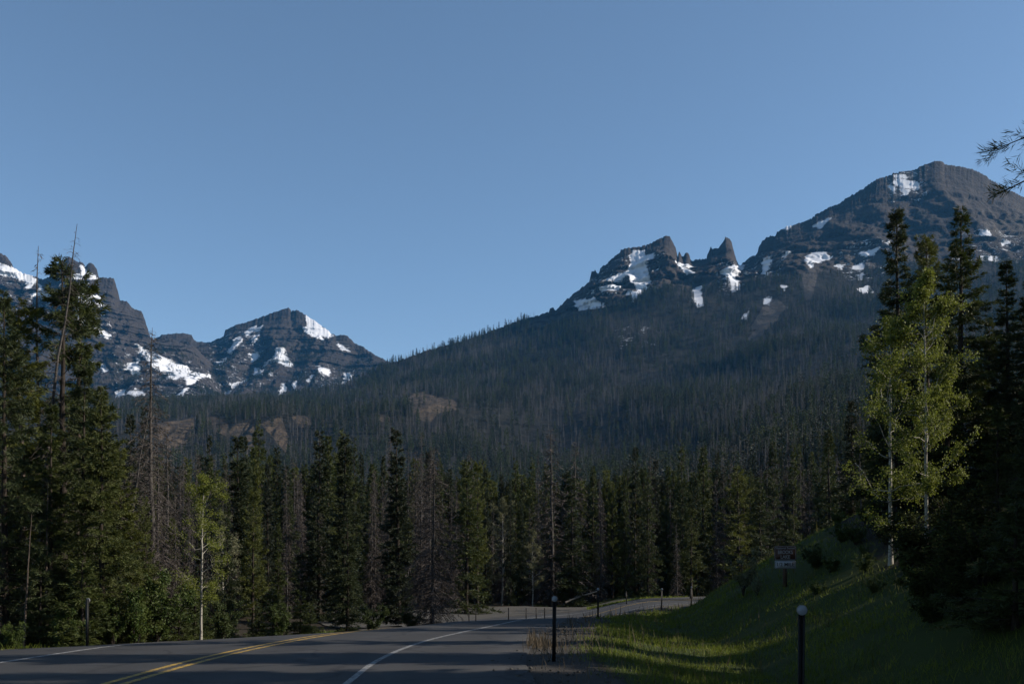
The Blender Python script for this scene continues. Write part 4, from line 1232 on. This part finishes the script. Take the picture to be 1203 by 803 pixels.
grass_object(90000, 'dry_grass', 'scattered dry weed stalks along the gravel shoulder and ditch', (-1, 16), (9, 60),
             lambda x, y, off: (off > REDGE + .1) * .05 * patch(x + 9, y) * sstep(16, 8, off), .15, .5, M['drygrass'], 45, .006, .3)

grass_object(60000, 'weeds', 'uneven tall weeds and dead stalks in clumps on the bank and ditch', (0, 30), (9, 60),
             lambda x, y, off: (off > REDGE + 1.6) * sstep(.35, .6, fbm(np.stack([x / 1.1, y / 1.1, 0 * x + 9], 1), 3)) * .8, .22, .55, M['weeds'], 46, .008, .35)
def stones():
    r = np.random.default_rng(77); n = 5200
    y = 8 * (50 / 8) ** r.random(n); x = r.uniform(-1, 7, n)
    off = road_off(x, y); e = off - redge(y)
    k = r.random(n) < sstep(-.9, .2, e) * sstep(2.2, .4, e)
    x, y, off = x[k], y[k], off[k]; m = len(x)
    z = base_z(x, y, off)
    c = np.stack([x, y, z], 1); sz = .010 + .035 * r.random(m) ** 3
    d = np.array([(1, 0, 0), (-1, 0, 0), (0, 1, 0), (0, -1, 0), (0, 0, .7), (0, 0, -.7)], float)
    v = c[:, None] + d[None] * sz[:, None, None] * r.uniform(.6, 1.3, (m, 6, 1))
    f = np.array([(0, 2, 4), (2, 1, 4), (1, 3, 4), (3, 0, 4), (2, 0, 5), (1, 2, 5), (3, 1, 5), (0, 3, 5)])
    g = Geo(); g.add(v.reshape(-1, 3), None, (np.arange(m)[:, None, None] * 6 + f[None]).reshape(-1, 3))
    tag(obj('gravel', g, M['gravel']), 'loose gravel stones spilled along the right shoulder of the road', 'gravel', kind='stuff')
stones()

def bush(key, px, py, H, label, wide=1.0, group=None, Y=None):
    if Y is None: x, y, z = hit(px, py)
    else:
        x = float(proj_dir(px, 700)[0] * Y); y = Y; z = gz(x, y)
    return plant(key, 'shrub', x, y, H, label, 'shrub', group, None, z - .05, wide)
for px, Y, H, lab in [(160, 27.5, 1.7, 'leafy bright green shrub at the road edge beside the tall grey dead conifer'), (184, 28.5, 2.2, 'taller bright green shrub left of the white trunked aspen'),
                      (132, 26.8, 1.2, 'low green shrub under the sunlit olive spruce'), (14, 24.5, .8, 'low shrub at the leftmost road edge'),
                      (76, 25.8, 1.1, 'small shrub between the pale pole and the lone forest side post'), (262, 30, 1.3, 'shaded shrub right of the white aspen foot'),
                      (330, 33, 1.2, 'shaded shrub at the road edge, right of the aspen, left of the sunlit spruce'), (440, 39, 1.3, 'green shrub right of the sunlit roadside spruce'),
                      (482, 42, 1.2, 'small shrub at the foot of the big bare spruce')]:
    bush('bush%d' % (int(px) % 3), px, None, H, lab, Y=Y)
def sap(px, py, H, lab, wide=1.0):
    x, y, z = hit(px, py)
    plant('sapling', 'shrub', x, y, H, lab, 'shrub', None, None, z - .03, wide)
sap(873, 701, 1.9, 'pale leafy shrub on the slope foot left of the sign', 1.3)
sap(890, 700, .8, 'tiny shrub beside the pale leafy shrub')
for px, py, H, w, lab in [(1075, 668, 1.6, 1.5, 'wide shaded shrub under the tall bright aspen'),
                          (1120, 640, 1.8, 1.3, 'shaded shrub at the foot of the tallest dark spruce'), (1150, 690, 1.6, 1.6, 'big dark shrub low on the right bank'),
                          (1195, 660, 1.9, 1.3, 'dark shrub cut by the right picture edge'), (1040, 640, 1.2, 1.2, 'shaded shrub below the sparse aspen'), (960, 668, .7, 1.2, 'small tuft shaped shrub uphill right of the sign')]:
    bush('shadebush%d' % (px % 2), px, py, H, lab, w)

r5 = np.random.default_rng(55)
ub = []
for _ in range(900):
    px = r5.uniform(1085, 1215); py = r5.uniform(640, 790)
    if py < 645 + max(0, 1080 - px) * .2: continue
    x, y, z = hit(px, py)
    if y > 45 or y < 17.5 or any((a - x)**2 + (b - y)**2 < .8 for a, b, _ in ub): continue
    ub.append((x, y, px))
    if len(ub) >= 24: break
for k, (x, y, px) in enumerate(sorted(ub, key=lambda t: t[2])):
    plant('shadebush%d' % (k % 2), 'shrub', x, y, float(r5.uniform(.45, 1.15)), '%s low dark shrub from the left in the shaded undergrowth of the right bank' % ORD[k], 'shrub', 'shrubs in the shade of the right bank', wide=1.3)

tb_ = []
for _ in range(2000):
    px = r5.uniform(945, 1075); py = r5.uniform(600, 700)
    x, y, z = hit(px, py)
    if y > 60 or y < 27 or any((a - x)**2 + (b - y)**2 < 1.6 for a, b, _ in tb_): continue
    tb_.append((x, y, px))
    if len(tb_) >= 14: break
for k, (x, y, px) in enumerate(sorted(tb_, key=lambda t: t[2])):
    plant('bush%d' % (k % 3), 'shrub', x, y, float(r5.uniform(.35, 1.0)), '%s small shrub from the left on the open bank between sign and aspens' % ORD[k], 'shrub', 'small shrubs on the open bank', wide=1.2)

# ------------------------------------------------------------------ fallen log
def fallen_log():
    Y = 91.0
    a = P(664, 707, Y); b = P(702, 693.5, Y + 1.2)
    a[2] = max(a[2], gz(a[0], a[1]) + .1)
    e = empty('fallen_log', tuple(a))
    d = b - a
    s_ = np.linspace(0, 1, 9)[:, None]
    pts = d * s_ + np.concatenate([np.zeros((9, 2)), (.05 * np.sin(s_ * 4))], 1)
    g = Geo(); g.tubes(pts[None], np.linspace(.11, .05, 9)[None], 9)
    for t, v in ((.3, (.3, -.2, .5)), (.55, (-.2, .3, .45)), (.75, (.25, .1, .5)), (.9, (.1, -.3, .3))):
        p = d * t
        g.tubes(np.array([[p, p + np.array(v) * .5, p + np.array(v)]]), np.array([[.03, .02, .008]]), 5)
    M['palelog'] = mat_bark('bark_pale_log', (.14, .125, .105), (.26, .235, .20))
    obj('trunk', g, M['palelog'], e)
    tag(e, 'pale fallen tree trunk lying propped up at the edge of the forest behind the road', 'log')
fallen_log()

# ------------------------------------------------------------------ roadside posts
M['post'] = mat_simple('post_steel', (.012, .012, .012), .6, .4, .3, .3)
M['reflector'] = mat_simple('reflector_white', (.20, .22, .25), .35, .5, 0, .05)
M['rim'] = mat_simple('reflector_rim', (.16, .16, .16), .5, .4)
def delineator(x, y, H, label, disc=True, cat='road post', group='reflector posts along the road', z=None, nm='delineator_post', face=0.0, w=.05):
    z = gz(x, y) if z is None else z
    e = empty(nm, (x, y, z - .1)); e.rotation_euler = (random.uniform(-.015, .015), random.uniform(-.02, .02), face)
    g = Geo()
    g.box(0, .012, 0, H + .1 - .0, w, .006)          # web of the steel channel
    for sx in (-1, 1):
        g.box(sx * (w / 2 - .004), -.006, 0, H + .1, .008, .030)
        g.box(sx * (w / 2 + .004), -.018, 0, H + .1, .014, .006)
    for k in range(int(H / .1)):
        g.box(0, .0165, .15 + k * .1, .165 + k * .1, .014, .003)
    obj('post', g, M['post'], e)
    if disc:
        n = 24; a = np.arange(n) * 2 * PI / n
        def ring(r, yy): return np.stack([r * np.cos(a), 0 * a + yy, r * np.sin(a)], 1)
        def lathe(prof, cap=True):
            gg = Geo(); v = np.concatenate([ring(r, yy) for r, yy in prof]); m = len(prof)
            ix = np.arange(n * m).reshape(m, n)
            gg.add(v, np.stack([ix[:-1], ix[1:], np.roll(ix[1:], -1, 1), np.roll(ix[:-1], -1, 1)], -1).reshape(-1, 4))
            return gg
        h = lathe([(.002, .004), (.050, .004), (.056, -.002), (.056, -.016), (.051, -.019), (.049, -.016)])
        ho = obj('reflector_housing', h, M['rim'], e); ho.location = (0, -.026, H + .1 - .03)
        l = lathe([(.049, -.0165), (.040, -.0215), (.022, -.0245), (.002, -.0255)])
        lo = obj('lens', l, M['reflector'], ho)
    tag(e, label, cat, group)
    return e
pn = P(940, 716, 10.6)
znear = gz(pn[0], pn[1])
delineator(float(pn[0]), float(pn[1]), float(pn[2] - znear) + .03, 'nearest dark steel post with round white reflector, on the shaded grassy bank')
for px, py, lab in [(650.5, 775, 'dark steel post with round white reflector beside the dry grass tuft'), (702.5, 725, 'dark steel post with white reflector at the bend, right of the turnout'),
                    (777, 718, 'dark slim post on the grass where the road goes out of sight'), (812, 711.5, 'farthest thin dark post near the road, below the slope foot')]:
    x, y, z = hit(px, py, 12)
    delineator(x, y, 1.18, lab, True, z=z)
y = 24.0; x = float(proj_dir(102, 740)[0] * y); z = gz(x, y)
delineator(x, y, 1.12, 'lone dark post on the forest side of the road under the sunlit olive spruce', True, z=z, face=R(165))
for px, lab in [(551, 'leftmost thin dark marker of the turnout, one of a close pair'), (559, 'second thin dark marker from left, right one of the close pair'), (597.5, 'thin dark marker standing alone mid turnout'),
                (618, 'thin dark marker, third from the right of the turnout row'), (630, 'thin dark marker, second from the right of the turnout row'), (640, 'rightmost thin dark marker of the turnout row')]:
    Y = 55.0 - (px - 551) * .03
    x = float(proj_dir(px, 718)[0] * Y); z = gz(x, Y)
    top = float(CAM_H + proj_dir(px, 713.5)[1] * Y)
    delineator(x, Y, max(.5, top - z), lab, False, 'marker post', 'thin marker posts in front of the turnout', nm='marker_post', w=.03)
x, y, z = hit(736, 709, 40)
delineator(x, y, .9, 'short dark stub post on the sunny grass beyond the far bend', False, 'marker post', None, z=z, nm='marker_post', w=.05)

# ------------------------------------------------------------------ forest road sign
def road_sign():
    x, y, z = hit(922.5, 690, 25)
    print('HIT SIGN', x, y, z)
    sc = y / F_PX                                    # metres per image unit at that distance
    W = 25.5 * sc; h1 = 17.0 * sc; h2 = 9.6 * sc
    top = float(CAM_H + proj_dir(922, 640.5)[1] * y) - z
    e = empty('road_sign', (x, y, z - .1)); e.rotation_euler = (0, 0, R(-6))
    top += .1
    M['signbrown'] = mat_simple('sign_brown', (.040, .016, .011), .55, .3, 0, .15, 4)
    M['signwhite'] = mat_simple('sign_white', (.24, .25, .27), .55, .3, 0, .08, 4)
    M['signwood'] = mat_bark('sign_post_wood', (.05, .035, .025), (.10, .07, .05), (8, 8, 1))
    M['signtext'] = mat_simple('sign_lettering', (.22, .22, .22), .5, .3, 0, .05)
    M['signblack'] = mat_simple('sign_black_lettering', (.015, .015, .016), .5, .3, 0, .05)
    g = Geo(); g.box(0, .07, 0, top - .06, .13, .10)
    post = obj('post', g, M['signwood'], e)
    b = Geo()
    for dx in (-.045, .045):
        b.box(dx, .0155, top - h1 - .3, top - .1, .02, .009)
    obj('bracket', b, M['post'], e)
    def plate(name, z0, z1, w, mat, bmat):
        g = Geo(); r = min(w, z1 - z0) * .1; n = 5; out = []
        for cx_, cz_, a0 in ((w / 2 - r, z1 - r, 0), (-w / 2 + r, z1 - r, 90), (-w / 2 + r, z0 + r, 180), (w / 2 - r, z0 + r, 270)):
            for k in range(n):
                a = R(a0 + 90 * k / (n - 1)); out.append((cx_ + r * math.cos(a), cz_ + r * math.sin(a)))
        m = len(out); o_ = np.array(out)
        f = np.concatenate([np.stack([o_[:, 0], np.full(m, yy), o_[:, 1]], 1) for yy in (-.006, .006)])
        c0 = [(0, -.006, (z0 + z1) / 2), (0, .006, (z0 + z1) / 2)]
        i = np.arange(m); j = np.roll(i, -1)
        g.add(np.concatenate([f, c0]), np.stack([i, i + m, j + m, j], 1), np.concatenate([np.stack([i, j, np.full(m, 2 * m)], 1), np.stack([j + m, i + m, np.full(m, 2 * m + 1)], 1)]))
        p = obj(name, g, mat, e)
        br = Geo(); t = .012 * W
        ins = lambda s: np.stack([o_[:, 0] * (1 - s / (w / 2)), np.full(m, -.0085), (o_[:, 1] - (z0 + z1) / 2) * (1 - s / ((z1 - z0) / 2)) + (z0 + z1) / 2], 1)
        br.add(np.concatenate([ins(.02), ins(.02 + t)]), np.stack([i, j, j + m, i + m], 1))
        obj('border', br, bmat, p)
        return p
    brown = plate('panel', top - h1, top, W, M['signbrown'], M['signtext'])
    white = plate('distance_plate', top - h1 - .012 - h2, top - h1 - .012, W * .94, M['signwhite'], M['signblack'])
    brown['label'] = 'brown destination panel with pale lettering'; white['label'] = 'white distance plate with dark lettering'
    def text(s, size, zc, par, mat, w):
        cu = bpy.data.curves.new('lettering', 'FONT'); cu.body = s; cu.size = size; cu.align_x = 'CENTER'; cu.align_y = 'CENTER'; cu.extrude = .002
        cu.offset = size * .012
        cu.materials.append(mat)
        o = bpy.data.objects.new('lettering', cu); C.objects.link(o); o.parent = par
        o.location = (0, -.009, zc); o.rotation_euler = (PI / 2, 0, 0)
        bpy.context.view_layer.update()
        sx = min(1.25, w / max(o.dimensions.x, .01))
        dg = bpy.context.evaluated_depsgraph_get()
        me = bpy.data.meshes.new_from_object(o.evaluated_get(dg))
        loc, rot = o.location.copy(), o.rotation_euler.copy()
        bpy.data.objects.remove(o)
        o = obj('lettering', me, mat, par); o.location = loc; o.rotation_euler = rot; o.scale.x = sx
    text('National Forest', h1 * .20, top - h1 * .17, brown, M['signtext'], W * .86)
    text('BROOKS', h1 * .34, top - h1 * .46, brown, M['signtext'], W * .66)
    text('LAKE', h1 * .34, top - h1 * .78, brown, M['signtext'], W * .42)
    text('1/2 MILE', h2 * .62, top - h1 - .012 - h2 * .5, white, M['signblack'], W * .78)
    tag(e, 'brown and white National Forest road sign on a wooden post on the grassy slope', 'road sign')
road_sign()

# ------------------------------------------------------------------ air, sky, sun, camera
def haze():
    g = Geo(); g.box(0, 2150, -16, 1400, 7000, 4900)
    me = g.mesh('haze')
    m = bpy.data.materials.new('haze_air'); m.use_nodes = True
    t = m.node_tree; t.nodes.clear()
    o = t.nodes.new('ShaderNodeOutputMaterial'); v = t.nodes.new('ShaderNodeVolumePrincipled')
    v.inputs['Color'].default_value = (.09, .42, .92, 1); v.inputs['Density'].default_value = HAZE; v.inputs['Anisotropy'].default_value = .1
    t.links.new(v.outputs[0], o.inputs['Volume'])
    tag(obj('haze', me, m), 'thin blue air between the road and the mountains', 'haze', kind='stuff')
HAZE = 3.0e-5
haze()

SUN_EL, SUN_AZ = R(28), R(89)        # azimuth clockwise from the view axis
sd = Vector((math.cos(SUN_EL) * math.sin(SUN_AZ), math.cos(SUN_EL) * math.cos(SUN_AZ), math.sin(SUN_EL)))
sl = bpy.data.lights.new('sun', 'SUN'); sl.energy = 5.0; sl.angle = R(.53); sl.color = (1.0, .90, .78)
so = bpy.data.objects.new('sun', sl); C.objects.link(so)
so.rotation_euler = sd.to_track_quat('Z', 'Y').to_euler(); so.location = (60, -20, 60)

w = bpy.data.worlds.new('World'); scene.world = w; w.use_nodes = True
nt = w.node_tree; nt.nodes.clear()
sky = nt.nodes.new('ShaderNodeTexSky'); sky.sky_type = 'NISHITA'; sky.sun_disc = False
sky.sun_elevation = SUN_EL; sky.sun_rotation = SUN_AZ; sky.altitude = 2700; sky.air_density = 1.0; sky.dust_density = 2.0; sky.ozone_density = 1.3
bg = nt.nodes.new('ShaderNodeBackground'); bg.inputs['Strength'].default_value = .10
ow = nt.nodes.new('ShaderNodeOutputWorld')
tint = nt.nodes.new('ShaderNodeMix'); tint.data_type = 'RGBA'; tint.blend_type = 'MULTIPLY'
tint.inputs[0].default_value = 1.0; tint.inputs[7].default_value = (.99, 1.01, .95, 1)     # camera white balance of the sky
nt.links.new(sky.outputs[0], tint.inputs[6]); nt.links.new(tint.outputs[2], bg.inputs[0]); nt.links.new(bg.outputs[0], ow.inputs[0])

cam = bpy.data.cameras.new('camera'); co = bpy.data.objects.new('camera', cam); C.objects.link(co)
cam.sensor_fit = 'HORIZONTAL'; cam.sensor_width = 36.0; cam.lens = 36.0 * F_PX / 1203.0
cam.clip_start = .1; cam.clip_end = 20000
co.location = (0, 0, CAM_H); co.rotation_euler = (PI / 2, 0, 0)
cam.shift_y = (CY - 401.5) / 1203.0
scene.camera = co

scene.view_settings.view_transform = 'Standard'; scene.view_settings.look = 'None'
scene.view_settings.exposure = 0.72; scene.view_settings.gamma = 1.0; scene.view_settings.use_curve_mapping = False
cy = scene.cycles
cy.use_denoising = True
cy.max_bounces = 6; cy.diffuse_bounces = 3; cy.glossy_bounces = 2; cy.transmission_bounces = 4; cy.transparent_max_bounces = 8; cy.volume_bounces = 1
cy.use_adaptive_sampling = True; cy.adaptive_threshold = .012
